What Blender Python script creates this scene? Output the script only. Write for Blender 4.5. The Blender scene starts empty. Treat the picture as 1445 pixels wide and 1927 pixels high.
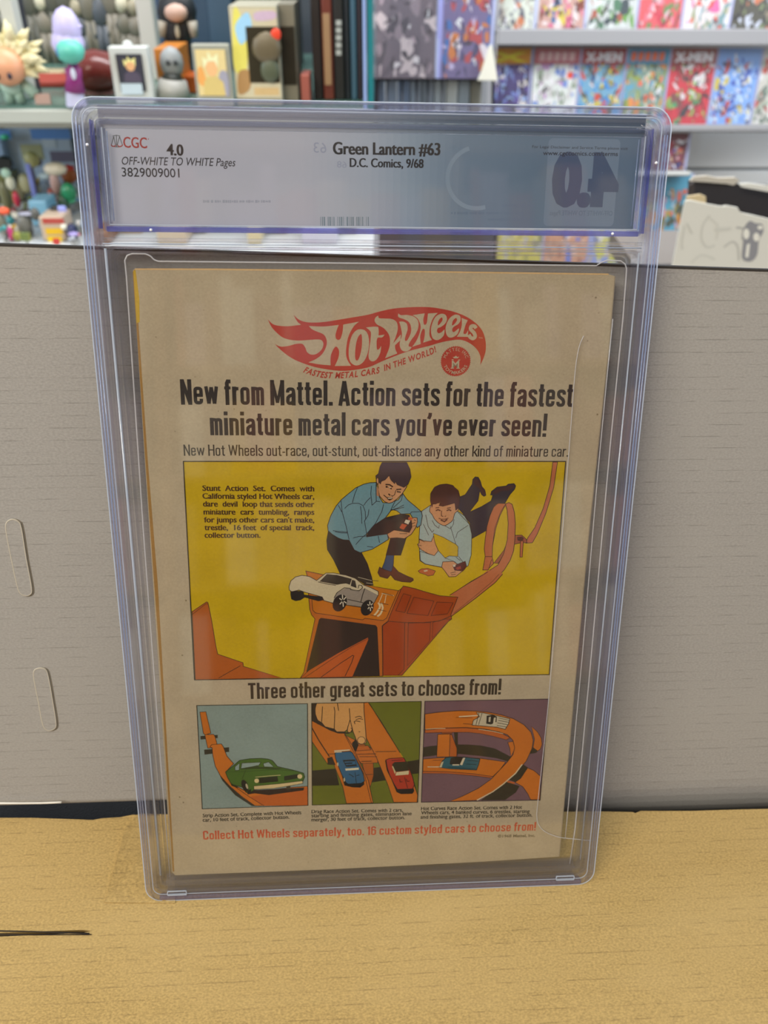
import bpy, bmesh, math, random
import numpy as np
from mathutils import Matrix, Vector
R = math.radians
SC = bpy.context.scene
COL = SC.collection

# ------------------------------------------------------------------ camera
FPX, W, H, PITCH = 1600.0, 1445, 1927, R(35)
CAM = np.array([0.0, -0.21, 0.36])
cam = bpy.data.cameras.new('camera'); camo = bpy.data.objects.new('camera', cam); COL.objects.link(camo)
cam.sensor_fit = 'VERTICAL'; cam.sensor_height = 24; cam.lens = FPX / H * 24
camo.location = CAM; camo.rotation_euler = (R(90) - PITCH, 0, 0)
cam.clip_start = 0.01; cam.clip_end = 50
cam.dof.use_dof = True; cam.dof.focus_distance = 0.328; cam.dof.aperture_fstop = 9.0
SC.camera = camo
# ------------------------------------------------------------------ light
SC.view_settings.view_transform = 'Standard'; SC.view_settings.look = 'None'
SC.view_settings.gamma = 1; SC.view_settings.exposure = 0.14
SC.view_settings.use_curve_mapping = False
SC.cycles.max_bounces = 24; SC.cycles.transmission_bounces = 16; SC.cycles.transparent_max_bounces = 32
SC.cycles.glossy_bounces = 8; SC.cycles.sample_clamp_indirect = 4
SC.cycles.caustics_refractive = False; SC.cycles.caustics_reflective = False
world = bpy.data.worlds.new('shop_air'); SC.world = world; world.use_nodes = True
world.node_tree.nodes['Background'].inputs[0].default_value = (0.93, 0.96, 1.0, 1)
world.node_tree.nodes['Background'].inputs[1].default_value = 0.62
def area(name, loc, target, sx, sy, power, color):
    l = bpy.data.lights.new(name, 'AREA'); l.shape = 'RECTANGLE'; l.size = sx; l.size_y = sy
    l.energy = power; l.color = color
    o = bpy.data.objects.new(name, l); COL.objects.link(o); o.location = loc
    o.rotation_euler = (Vector(target) - Vector(loc)).to_track_quat('-Z', 'Y').to_euler()
    return o
area('ceiling_tube_front', (-0.95, -1.15, 1.6), (0, 0, 0.1), 1.5, 0.6, 40, (1.0, 0.90, 0.74))
area('ceiling_tube_back', (0.6, 1.2, 1.5), (0.7, 2.6, 0.0), 2.6, 0.5, 62, (0.98, 0.98, 1.0))
area('streak_light_left', (-2.4, 0.15, 1.0), (0, 0.1, 0.25), 0.55, 1.3, 26, (0.66, 0.80, 1.0))  # two unseen side lights, added so the clear rim picks up blue streaks
area('streak_light_right', (2.4, 0.35, 1.0), (0.1, 0.1, 0.25), 0.5, 1.2, 22, (0.60, 0.76, 1.0))

# ------------------------------------------------------------------ frames of reference
U_ = np.array([0, math.sin(PITCH), math.cos(PITCH)]); F_ = np.array([0, math.cos(PITCH), -math.sin(PITCH)]); X_ = np.array([1.0, 0, 0])
def cv(v): return v[0] * X_ - v[1] * U_ + v[2] * F_
RT = cv([.99795534, -.01121977, .06292262]); UP = cv([.01109881, -.95089596, -.30931163])
UP = UP - RT * (UP @ RT); UP /= np.linalg.norm(UP); RT /= np.linalg.norm(RT); NN = np.cross(RT, UP)
ORG = CAM + cv([-.10622392, .17429681, .37968382])          # lower left front corner of the case
SM = np.array([RT, UP, NN])
MM = 0.001
def mat4(x, y, z, o):
    m = Matrix.Identity(4)
    for i in range(3):
        m[i][0], m[i][1], m[i][2], m[i][3] = x[i], y[i], z[i], o[i]
    return m
CASE_M = mat4(RT, UP, NN, ORG)
def ray(x, y): return cv([(x - 722.5) / FPX, (y - 963.5) / FPX, 1.0])
def on_case(x, y, w):
    """photo pixel -> case plane coordinates (mm), w mm in front of the face"""
    c = SM @ (CAM - ORG); d = SM @ ray(x, y); t = (w * MM - c[2]) / d[2]; p = c + t * d
    return (p[0] * 1000, p[1] * 1000)
def at_depth(x, y, Y):
    d = ray(x, y); t = (Y - CAM[1]) / d[1]; p = CAM + t * d
    return Vector(p)

# ------------------------------------------------------------------ materials
MATS = {}
def lin(c):
    if isinstance(c, str):
        c = tuple(int(c[i:i + 2], 16) / 255 for i in (0, 2, 4))
    return tuple((v / 12.92 if v <= .04045 else ((v + .055) / 1.055) ** 2.4) for v in c)
def new_mat(name):
    m = bpy.data.materials.new(name); m.use_nodes = True
    return m, m.node_tree.nodes, m.node_tree.links, m.node_tree.nodes['Principled BSDF']
def simple(name, color, rough=.5, metal=0, bump=0, scale=200, spec=.5):
    if name in MATS: return MATS[name]
    m, N, L, b = new_mat(name)
    b.inputs['Base Color'].default_value = (*lin(color), 1); b.inputs['Roughness'].default_value = rough
    b.inputs['Metallic'].default_value = metal; b.inputs['Specular IOR Level'].default_value = spec
    if bump:
        t = N.new('ShaderNodeTexNoise'); t.inputs['Scale'].default_value = scale
        bp = N.new('ShaderNodeBump'); bp.inputs['Strength'].default_value = bump; bp.inputs['Distance'].default_value = .001
        tc = N.new('ShaderNodeTexCoord'); L.new(tc.outputs['Object'], t.inputs['Vector'])
        L.new(t.outputs['Fac'], bp.inputs['Height']); L.new(bp.outputs['Normal'], b.inputs['Normal'])
    MATS[name] = m
    return m
def ink_mat(name, rough=.55, mottle=.12, scale=60, spec=.3):
    m, N, L, b = new_mat(name)
    a = N.new('ShaderNodeAttribute'); a.attribute_name = 'ink'
    tc = N.new('ShaderNodeTexCoord'); n1 = N.new('ShaderNodeTexNoise'); n1.inputs['Scale'].default_value = scale; n1.inputs['Detail'].default_value = 6
    n2 = N.new('ShaderNodeTexNoise'); n2.inputs['Scale'].default_value = scale * 22; n2.inputs['Detail'].default_value = 2
    for n in (n1, n2): L.new(tc.outputs['Object'], n.inputs['Vector'])
    ad = N.new('ShaderNodeMath'); ad.operation = 'ADD'; L.new(n1.outputs['Fac'], ad.inputs[0]); L.new(n2.outputs['Fac'], ad.inputs[1])
    mr = N.new('ShaderNodeMapRange'); mr.inputs['From Min'].default_value = .7; mr.inputs['From Max'].default_value = 1.3
    mr.inputs['To Min'].default_value = 1 - mottle; mr.inputs['To Max'].default_value = 1 + mottle * .6
    L.new(ad.outputs[0], mr.inputs['Value'])
    mx = N.new('ShaderNodeVectorMath'); mx.operation = 'SCALE'; L.new(a.outputs['Color'], mx.inputs[0]); L.new(mr.outputs[0], mx.inputs['Scale'])
    L.new(mx.outputs[0], b.inputs['Base Color']); b.inputs['Roughness'].default_value = rough; b.inputs['Specular IOR Level'].default_value = spec
    return m
INK = ink_mat('printed_ink_on_newsprint')
INK_BG = ink_mat('printed_ink_on_gloss_cover', rough=.3, mottle=.05, scale=8)
INK_LABEL = ink_mat('printed_ink_on_label', rough=.5, mottle=.02)
def schlick(N, L, k=1.0, f0=.045):
    lw_ = N.new('ShaderNodeLayerWeight'); lw_.inputs['Blend'].default_value = .5
    p = N.new('ShaderNodeMath'); p.operation = 'POWER'; p.inputs[1].default_value = 5; L.new(lw_.outputs['Facing'], p.inputs[0])
    m = N.new('ShaderNodeMath'); m.operation = 'MULTIPLY_ADD'; m.inputs[1].default_value = (1 - f0) * k; m.inputs[2].default_value = f0 * k; L.new(p.outputs[0], m.inputs[0])
    return m.outputs[0]
def clear_sheet(name, tint, refl=1.0, rough=.03, haze=0.0):
    """thin clear plastic: fresnel gloss over a see-through body"""
    m, N, L, b = new_mat(name); N.remove(b)
    out = N['Material Output']
    fac_ = schlick(N, L, refl)
    tr = N.new('ShaderNodeBsdfTransparent'); tr.inputs[0].default_value = (*tint, 1)
    gl = N.new('ShaderNodeBsdfGlossy'); gl.inputs['Roughness'].default_value = rough
    mx = N.new('ShaderNodeMixShader'); L.new(fac_, mx.inputs[0]); L.new(tr.outputs[0], mx.inputs[1]); L.new(gl.outputs[0], mx.inputs[2])
    last = mx
    if haze:
        df = N.new('ShaderNodeBsdfDiffuse'); df.inputs[0].default_value = (.8, .8, .82, 1)
        m2 = N.new('ShaderNodeMixShader'); m2.inputs[0].default_value = haze
        L.new(mx.outputs[0], m2.inputs[1]); L.new(df.outputs[0], m2.inputs[2]); last = m2
    L.new(last.outputs[0], out.inputs['Surface'])
    return m
PANEL = clear_sheet('clear_plastic_panel', (.997, .997, 1.0), refl=1.0, rough=.04)
FILM = clear_sheet('clear_plastic_film', (.995, .995, .995), refl=.3, rough=.08)
BAG = clear_sheet('clear_poly_bag', (.97, .97, .99), refl=1.0, rough=.12, haze=.03)
def solid_clear(name, color, ior=1.5, rough=.03, through=.88, haze=.1, hcol=(.8, .8, .9), f0=.06):
    """clear moulded polystyrene: part of the light goes straight on, part is bent, the body scatters a little, the skin is glossy"""
    m, N, L, b = new_mat(name); N.remove(b)
    g = N.new('ShaderNodeBsdfRefraction'); g.inputs['Color'].default_value = (*color, 1); g.inputs['IOR'].default_value = ior; g.inputs['Roughness'].default_value = rough
    t = N.new('ShaderNodeBsdfTransparent'); t.inputs[0].default_value = (*color, 1)
    mx = N.new('ShaderNodeMixShader'); mx.inputs[0].default_value = through; L.new(g.outputs[0], mx.inputs[1]); L.new(t.outputs[0], mx.inputs[2])
    d = N.new('ShaderNodeBsdfDiffuse'); d.inputs[0].default_value = (*hcol, 1); tl = N.new('ShaderNodeBsdfTranslucent'); tl.inputs[0].default_value = (*hcol, 1)
    ds = N.new('ShaderNodeMixShader'); ds.inputs[0].default_value = .5; L.new(d.outputs[0], ds.inputs[1]); L.new(tl.outputs[0], ds.inputs[2])
    m1 = N.new('ShaderNodeMixShader'); m1.inputs[0].default_value = haze; L.new(mx.outputs[0], m1.inputs[1]); L.new(ds.outputs[0], m1.inputs[2])
    gl = N.new('ShaderNodeBsdfGlossy'); gl.inputs['Roughness'].default_value = .05
    m2 = N.new('ShaderNodeMixShader'); L.new(schlick(N, L, 1.0, f0), m2.inputs[0]); L.new(m1.outputs[0], m2.inputs[1]); L.new(gl.outputs[0], m2.inputs[2])
    L.new(m2.outputs[0], N['Material Output'].inputs['Surface'])
    return m
RIM = solid_clear('violet_tinted_polystyrene', (.93, .93, .99), haze=.055, hcol=(.64, .66, 1.0))
RIMV = solid_clear('deep_violet_polystyrene_edge', (.90, .92, .99), haze=.10, hcol=(.55, .66, 1.0))
RIB = solid_clear('clear_polystyrene_rib', (.985, .985, 1.0), haze=.05, hcol=(.85, .86, .95))
def card_mat(name, base, dark, light, period, axis='v', streak=.5, fib=.12, corr=.05):
    """corrugated board: fibre mottling, faint broken flute lines every `period` metres"""
    m, N, L, b = new_mat(name)
    tc = N.new('ShaderNodeTexCoord'); sp = N.new('ShaderNodeSeparateXYZ'); L.new(tc.outputs['Object'], sp.inputs[0])
    def mth(op, a, bb=None, c=None):
        n = N.new('ShaderNodeMath'); n.operation = op
        for i, v in enumerate((a, bb, c)):
            if v is None: continue
            if isinstance(v, (int, float)): n.inputs[i].default_value = v
            else: L.new(v, n.inputs[i])
        return n.outputs[0]
    def noise(scale, detail=3, sx=1, sy=1, dist=0):
        mp = N.new('ShaderNodeMapping'); mp.inputs['Scale'].default_value = (sx, sy, 1); L.new(tc.outputs['Object'], mp.inputs['Vector'])
        n = N.new('ShaderNodeTexNoise'); n.inputs['Scale'].default_value = scale; n.inputs['Detail'].default_value = detail
        n.inputs['Distortion'].default_value = dist
        L.new(mp.outputs[0], n.inputs['Vector']); return n.outputs['Fac']
    wob = mth('MULTIPLY', mth('SUBTRACT', noise(14, 2), .5), .0012)
    fr = mth('FRACT', mth('DIVIDE', mth('ADD', sp.outputs['Y'], wob), period))
    d = mth('ABSOLUTE', mth('SUBTRACT', fr, .5))
    line = N.new('ShaderNodeMapRange'); line.inputs['From Min'].default_value = 0.0; line.inputs['From Max'].default_value = .075
    line.inputs['To Min'].default_value = 1; line.inputs['To Max'].default_value = 0; L.new(d, line.inputs['Value'])
    brk = N.new('ShaderNodeMapRange'); brk.inputs['From Min'].default_value = .45; brk.inputs['From Max'].default_value = .62
    L.new(noise(260, 6, .45, 3), brk.inputs['Value'])
    lm = mth('MULTIPLY', mth('MULTIPLY', line.outputs[0], brk.outputs[0]), streak)
    r1 = N.new('ShaderNodeMix'); r1.data_type = 'RGBA'
    f1 = N.new('ShaderNodeMapRange'); f1.inputs['From Min'].default_value = .3; f1.inputs['From Max'].default_value = .7
    L.new(noise(900, 4, 1, 1.6), f1.inputs['Value']); L.new(f1.outputs[0], r1.inputs['Factor'])
    lb, ll = lin(base), lin(light)
    r1.inputs['A'].default_value = (*[v * (1 - fib) for v in lb], 1); r1.inputs['B'].default_value = (*[v * (1 + fib) for v in lb], 1)
    big = N.new('ShaderNodeMix'); big.data_type = 'RGBA'; f2 = N.new('ShaderNodeMapRange'); f2.inputs['From Min'].default_value = .35; f2.inputs['From Max'].default_value = .75
    f2.inputs['To Max'].default_value = .5
    L.new(noise(22, 5, .5, 1.4), f2.inputs['Value']); L.new(f2.outputs[0], big.inputs['Factor']); L.new(r1.outputs['Result'], big.inputs['A']); big.inputs['B'].default_value = (*ll, 1)
    dk = N.new('ShaderNodeMix'); dk.data_type = 'RGBA'; L.new(lm, dk.inputs['Factor']); L.new(big.outputs['Result'], dk.inputs['A']); dk.inputs['B'].default_value = (*lin(dark), 1)
    L.new(dk.outputs['Result'], b.inputs['Base Color'])
    b.inputs['Roughness'].default_value = .8; b.inputs['Specular IOR Level'].default_value = .25
    hgt = mth('SUBTRACT', mth('ADD', mth('MULTIPLY', noise(1500, 3), .05), mth('MULTIPLY', mth('COSINE', mth('MULTIPLY', fr, 6.2832)), -corr)), mth('MULTIPLY', lm, .22))
    bp = N.new('ShaderNodeBump'); bp.inputs['Strength'].default_value = .55; bp.inputs['Distance'].default_value = .0012
    L.new(hgt, bp.inputs['Height']); L.new(bp.outputs[0], b.inputs['Normal'])
    return m
KRAFT = card_mat('brown_kraft_board', 'A58A54', '655233', 'B59B67', .0052, streak=.46, fib=.28, corr=.014)
GREYB = card_mat('grey_white_board', '9B9996', '54524E', 'A19F9B', .0050, streak=.36, fib=.12, corr=.006)
BLACK_FAB = simple('black_woven_fabric', '16181B', .85, bump=.6, scale=1500)
WHITE_PL = simple('off_white_plastic', 'C9CCC8', .4); GREY_RAIL = simple('grey_metal_rail', '9A9B9E', .45)
DARK = simple('dark_backing', '23272C', .5)

# ------------------------------------------------------------------ object helpers
def link(name, me, m=None, parent=None, matrix=None):
    if m is not None: me.materials.append(m)
    o = bpy.data.objects.new(name, me); COL.objects.link(o)
    if parent is not None: o.parent = parent
    if matrix is not None: o.matrix_basis = matrix
    return o
def tag(o, label=None, cat=None, group=None, kind=None):
    if label: o['label'] = label
    if cat: o['category'] = cat
    if group: o['group'] = group
    if kind: o['kind'] = kind
    return o
def empty(name, label, cat, matrix=None, loc=None, group=None):
    o = bpy.data.objects.new(name, None); COL.objects.link(o); o.empty_display_size = .02
    if matrix is not None: o.matrix_basis = matrix
    if loc is not None: o.location = loc
    return tag(o, label, cat, group)
def bm_box(bm, x0, x1, y0, y1, z0, z1, M=None):
    vs = [bm.verts.new((x, y, z)) for z in (z0, z1) for y in (y0, y1) for x in (x0, x1)]
    for f in ((0, 2, 3, 1), (4, 5, 7, 6), (0, 1, 5, 4), (2, 6, 7, 3), (0, 4, 6, 2), (1, 3, 7, 5)):
        bm.faces.new([vs[i] for i in f])
    if M is not None: bmesh.ops.transform(bm, matrix=M, verts=vs)
    return vs
def bm_obj(name, bm, m, parent=None, matrix=None, smooth=False, bevel=0, seg=2):
    if bevel:
        bmesh.ops.bevel(bm, geom=bm.edges[:], offset=bevel, segments=seg, affect='EDGES', profile=.5, clamp_overlap=True)
    bmesh.ops.recalc_face_normals(bm, faces=bm.faces[:])
    me = bpy.data.meshes.new(name); bm.to_mesh(me); bm.free()
    if smooth:
        for p in me.polygons: p.use_smooth = True
    return link(name, me, m, parent, matrix)
def box(name, x0, x1, y0, y1, z0, z1, m, parent=None, bevel=0, matrix=None):
    bm = bmesh.new(); bm_box(bm, min(x0, x1), max(x0, x1), min(y0, y1), max(y0, y1), min(z0, z1), max(z0, z1))
    return bm_obj(name, bm, m, parent, matrix, bevel=bevel)
def rrect(x0, x1, y0, y1, r, n=6):
    pts = []
    for cx, cy, a0 in ((x1 - r, y1 - r, 0), (x0 + r, y1 - r, 90), (x0 + r, y0 + r, 180), (x1 - r, y0 + r, 270)):
        for i in range(n + 1):
            a = R(a0 + 90 * i / n); pts.append((cx + r * math.cos(a), cy + r * math.sin(a)))
    return pts
def ring(name, outer, prof, m, parent, matrix=None):
    """sweep a closed profile of (inset, w) around rounded rectangle outer=(x0,x1,y0,y1,r) in mm"""
    x0, x1, y0, y1, r = outer
    loops = []
    bm = bmesh.new()
    for ins, w in prof:
        rr = max(.35, r - ins)
        pts = rrect(x0 + ins, x1 - ins, y0 + ins, y1 - ins, rr)
        loops.append([bm.verts.new((p[0] * MM, p[1] * MM, w * MM)) for p in pts])
    n = len(loops[0]); k = len(loops)
    for i in range(k):
        a, b = loops[i], loops[(i + 1) % k]
        for j in range(n):
            bm.faces.new((a[j], a[(j + 1) % n], b[(j + 1) % n], b[j]))
    return bm_obj(name, bm, m, parent, matrix, smooth=False)
def tube(pts, r, name, m, parent=None, closed=False, seg=6, matrix=None, kind=None):
    bm = bmesh.new(); pts = [Vector(p) for p in pts]; n = len(pts); rings = []
    for i, p in enumerate(pts):
        a = pts[(i - 1) % n] if (closed or i > 0) else p; b = pts[(i + 1) % n] if (closed or i < n - 1) else p
        t = (b - a).normalized(); s = t.cross(Vector((0, 0, 1)))
        if s.length < .05: s = t.cross(Vector((0, 1, 0)))
        s.normalize(); u = s.cross(t)
        rings.append([bm.verts.new(p + (s * math.cos(q) + u * math.sin(q)) * r) for q in (2 * math.pi * j / seg for j in range(seg))])
    for i in range(n if closed else n - 1):
        a, b = rings[i], rings[(i + 1) % n]
        for j in range(seg): bm.faces.new((a[j], a[(j + 1) % seg], b[(j + 1) % seg], b[j]))
    if not closed: bm.faces.new(rings[0]); bm.faces.new(rings[-1])
    return bm_obj(name, bm, m, parent, matrix, smooth=True)

# ------------------------------------------------------------------ flat print
def catmull(P, closed=True, k=5):
    P = [np.array(p, float) for p in P]; n = len(P); out = []
    rng = range(n) if closed else range(n - 1)
    for i in rng:
        p0, p1 = (P[(i - 1) % n] if closed or i > 0 else P[i]), P[i]
        p2 = P[(i + 1) % n]; p3 = P[(i + 2) % n] if closed or i + 2 < n else p2
        for j in range(k):
            t = j / k
            out.append(tuple(.5 * ((2 * p1) + (-p0 + p2) * t + (2 * p0 - 5 * p1 + 4 * p2 - p3) * t * t + (-p0 + 3 * p1 - 3 * p2 + p3) * t ** 3)))
    if not closed: out.append(tuple(P[-1]))
    return out
FC = bpy.data.curves.new('lettering', 'FONT'); FC.resolution_u = 3
FO = bpy.data.objects.new('lettering', FC)
def glyphs(s, off=0.0, spacing=1.0):
    FC.body = s; FC.offset = off; FC.space_character = spacing
    me = FO.to_mesh(); v = np.array([tuple(x.co)[:2] for x in me.vertices]); f = [tuple(p.vertices) for p in me.polygons]
    FO.to_mesh_clear()
    return v, f
ADV = {}
def adv_of(c):
    if c not in ADV:
        w = lambda t: glyphs(t)[0][:, 0].max()
        ADV[c] = w('H' + c + 'H') - w('HH')
    return ADV[c]
def gothic_glyph(c, s):
    h = s / 2; W = .40 + (s - .15); X = .73; r = .085; P = []
    def a(pts, th=1.0, cl=False): P.append((pts, s * th, cl))
    def rr(x0, y0, x1, y1, a0=0, a1=4, q=r):
        cs_ = [(x1 - q, y1 - q, 0), (x0 + q, y1 - q, 90), (x0 + q, y0 + q, 180), (x1 - q, y0 + q, 270)]
        return [(cx + q * math.cos(R(b_ + t)), cy + q * math.sin(R(b_ + t))) for cx, cy, b_ in cs_[a0:a1] for t in (0, 30, 60, 90)]
    T = .86      # thinner on the bowls
    if c == ' ': return .20, P
    if c == 'o': a(rr(h, h, W - h, X - h), T, True)
    elif c == 'n': a([(h, 0), (h, X)]); a([(h, .40)] + rr(h, 0, W - h, X - h * .9, 0, 2)[::-1] + [(W - h, 0)], T)
    elif c == 'h': a([(h, 0), (h, 1)]); a([(h, .40)] + rr(h, 0, W - h, X - h * .9, 0, 2)[::-1] + [(W - h, 0)], T)
    elif c == 'm':
        w1 = W * .86; a([(h, 0), (h, X)]); a([(h, .40)] + rr(h, 0, w1 - h, X - h * .9, 0, 2, .07)[::-1] + [(w1 - h, 0)], T)
        a([(w1 - h, .40)] + rr(w1 - h, 0, 2 * w1 - 3 * h, X - h * .9, 0, 2, .07)[::-1] + [(2 * w1 - 3 * h, 0)], T); return 2 * w1 - 2 * h, P
    elif c == 'u': a([(W - h, 0), (W - h, X)]); a([(h, X)] + rr(h, h * .9, W - h, X, 2, 4) + [(W - h, .33)], T)
    elif c in 'ec':
        pts = [(W - h, .25 if c == 'c' else .24)] + rr(h, h, W - h, X - h, 3, 4)[::-1] + rr(h, h, W - h, X - h, 2, 3)[::-1] + rr(h, h, W - h, X - h, 1, 2)[::-1] + rr(h, h, W - h, X - h, 0, 1)[::-1]
        pts += [(W - h, .38), (h, .38)] if c == 'e' else [(W - h, X - .25)]; a(pts, T)
    elif c == 'a':
        a([(W - h, 0)] + rr(h, h, W - h, X - h, 0, 2) + [(h, X - .22)], T); a([(W - h, .43), (.17, .38), (h + .01, .31)] + rr(h, h, W - h, .5, 2, 3) + [(.22, h + .01), (W - h, .15)], T); a([(W - h, 0), (W - h, .5)])
    elif c == 's':
        a([(W - h, X - .22)] + rr(h, h, W - h, X - h, 0, 2) + [(h, X - .22), (.12, .43), (W - .12, .31), (W - h, .22)] + rr(h, h, W - h, X - h, 3, 4)[::-1] + rr(h, h, W - h, X - h, 2, 3)[::-1] + [(h, .22)], T); W -= .02
    elif c == 'r': a([(h, 0), (h, X)]); a([(h, .42), (h + .03, X - .14), (.16, X - h), (.27, X - h)], T); return .27, P
    elif c == 't': a([(.13, .92), (.13, .14), (.16, h + .01), (.27, h)], T + .1); a([(0, X - .055), (.27, X - .055)], .75); return .27, P
    elif c == 'f': a([(.12, 0), (.12, .86), (.155, .93), (.28, .93)], T + .1); a([(0, X - .055), (.27, X - .055)], .75); return .27, P
    elif c == 'l': a([(h, 0), (h, 1)]); return s, P
    elif c == 'i': a([(h, 0), (h, X)]); a([(h, .84), (h, 1)]); return s, P
    elif c == 'd': a([(W - h, 0), (W - h, 1)]); a(rr(h, h, W - h, X - h), T, True)
    elif c == 'b': a([(h, 0), (h, 1)]); a(rr(h, h, W - h, X - h), T, True)
    elif c == 'p': a([(h, -.22), (h, X)]); a(rr(h, h, W - h, X - h), T, True)
    elif c == 'g': a(rr(h, h, W - h, X - h), T, True); a([(W - h, X), (W - h, -.08), (W - .13, -.16), (.05, -.16)], T)
    elif c == 'v': a([(h * .8, X), (.19, .04), (W - .02 - h * .8, X)], .92); return W - .02, P
    elif c == 'w': a([(h * .8, X), (.17, .05), (.29, X - .03), (.41, .05), (.58 - h * .8, X)], .85); return .58, P
    elif c == 'y': a([(h * .8, X), (.20, .06)], .95); a([(W - h * .8, X), (.18, -.08), (.14, -.16), (.02, -.16)], .9)
    elif c == 'k': a([(h, 0), (h, 1)]); a([(.37, X), (.12, .32)], .9); a([(.18, .42), (.38, 0)], .95)
    elif c == 'N': a([(h, 0), (h, 1)]); a([(.47 - h, 0), (.47 - h, 1)]); a([(h, .98), (.47 - h, .02)], .9); return .47, P
    elif c == 'M': a([(h, 0), (h, 1)]); a([(.60 - h, 0), (.60 - h, 1)]); a([(h, .98), (.30, .10), (.60 - h, .98)], .75); return .60, P
    elif c == 'A': a([(.06, 0), (.235, .98), (.41, 0)], .95); a([(.13, .23), (.34, .23)], .8); return .47, P
    elif c == 'T': a([(0, 1 - h), (.44, 1 - h)], .95); a([(.22, 0), (.22, .95)]); return .44, P
    elif c == 'H': a([(h, 0), (h, 1)]); a([(.47 - h, 0), (.47 - h, 1)]); a([(h, .53), (.47 - h, .53)], .85); return .47, P
    elif c == 'W': a([(h * .8, 1), (.18, .05), (.34, .95), (.50, .05), (.68 - h * .8, 1)], .85); return .68, P
    elif c == 'C': a([(.45 - h, .32)] + rr(h, h, .45 - h, 1 - h, 3, 4)[::-1] + rr(h, h, .45 - h, 1 - h, 2, 3)[::-1] + rr(h, h, .45 - h, 1 - h, 1, 2)[::-1] + rr(h, h, .45 - h, 1 - h, 0, 1)[::-1] + [(.45 - h, .68)], T + .05); return .45, P
    elif c == '1': a([(.16, 0), (.16, 1)]); a([(.16, .88), (.02, .80)], .7); return .24, P
    elif c == '6': a(rr(h, h, .44 - h, .60), T, True); a([(h, .3), (h, .85), (.14, 1 - h), (.30, 1 - h), (.44 - h, .85), (.44 - h, .76)], T); return .44, P
    elif c == '.': a([(h, 0), (h, .15)]); return s, P
    elif c == ',': a([(h, .15), (h, .0), (.03, -.13)], .9); return s, P
    elif c == '!': a([(h, .27), (h, 1)]); a([(h, 0), (h, .15)]); return s, P
    elif c == "'": a([(h + .02, 1), (h + .01, .88), (.03, .74)], .9); return s, P
    elif c == '-': a([(.0, .34), (.20, .34)], .8); return .20, P
    return W, P
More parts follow.
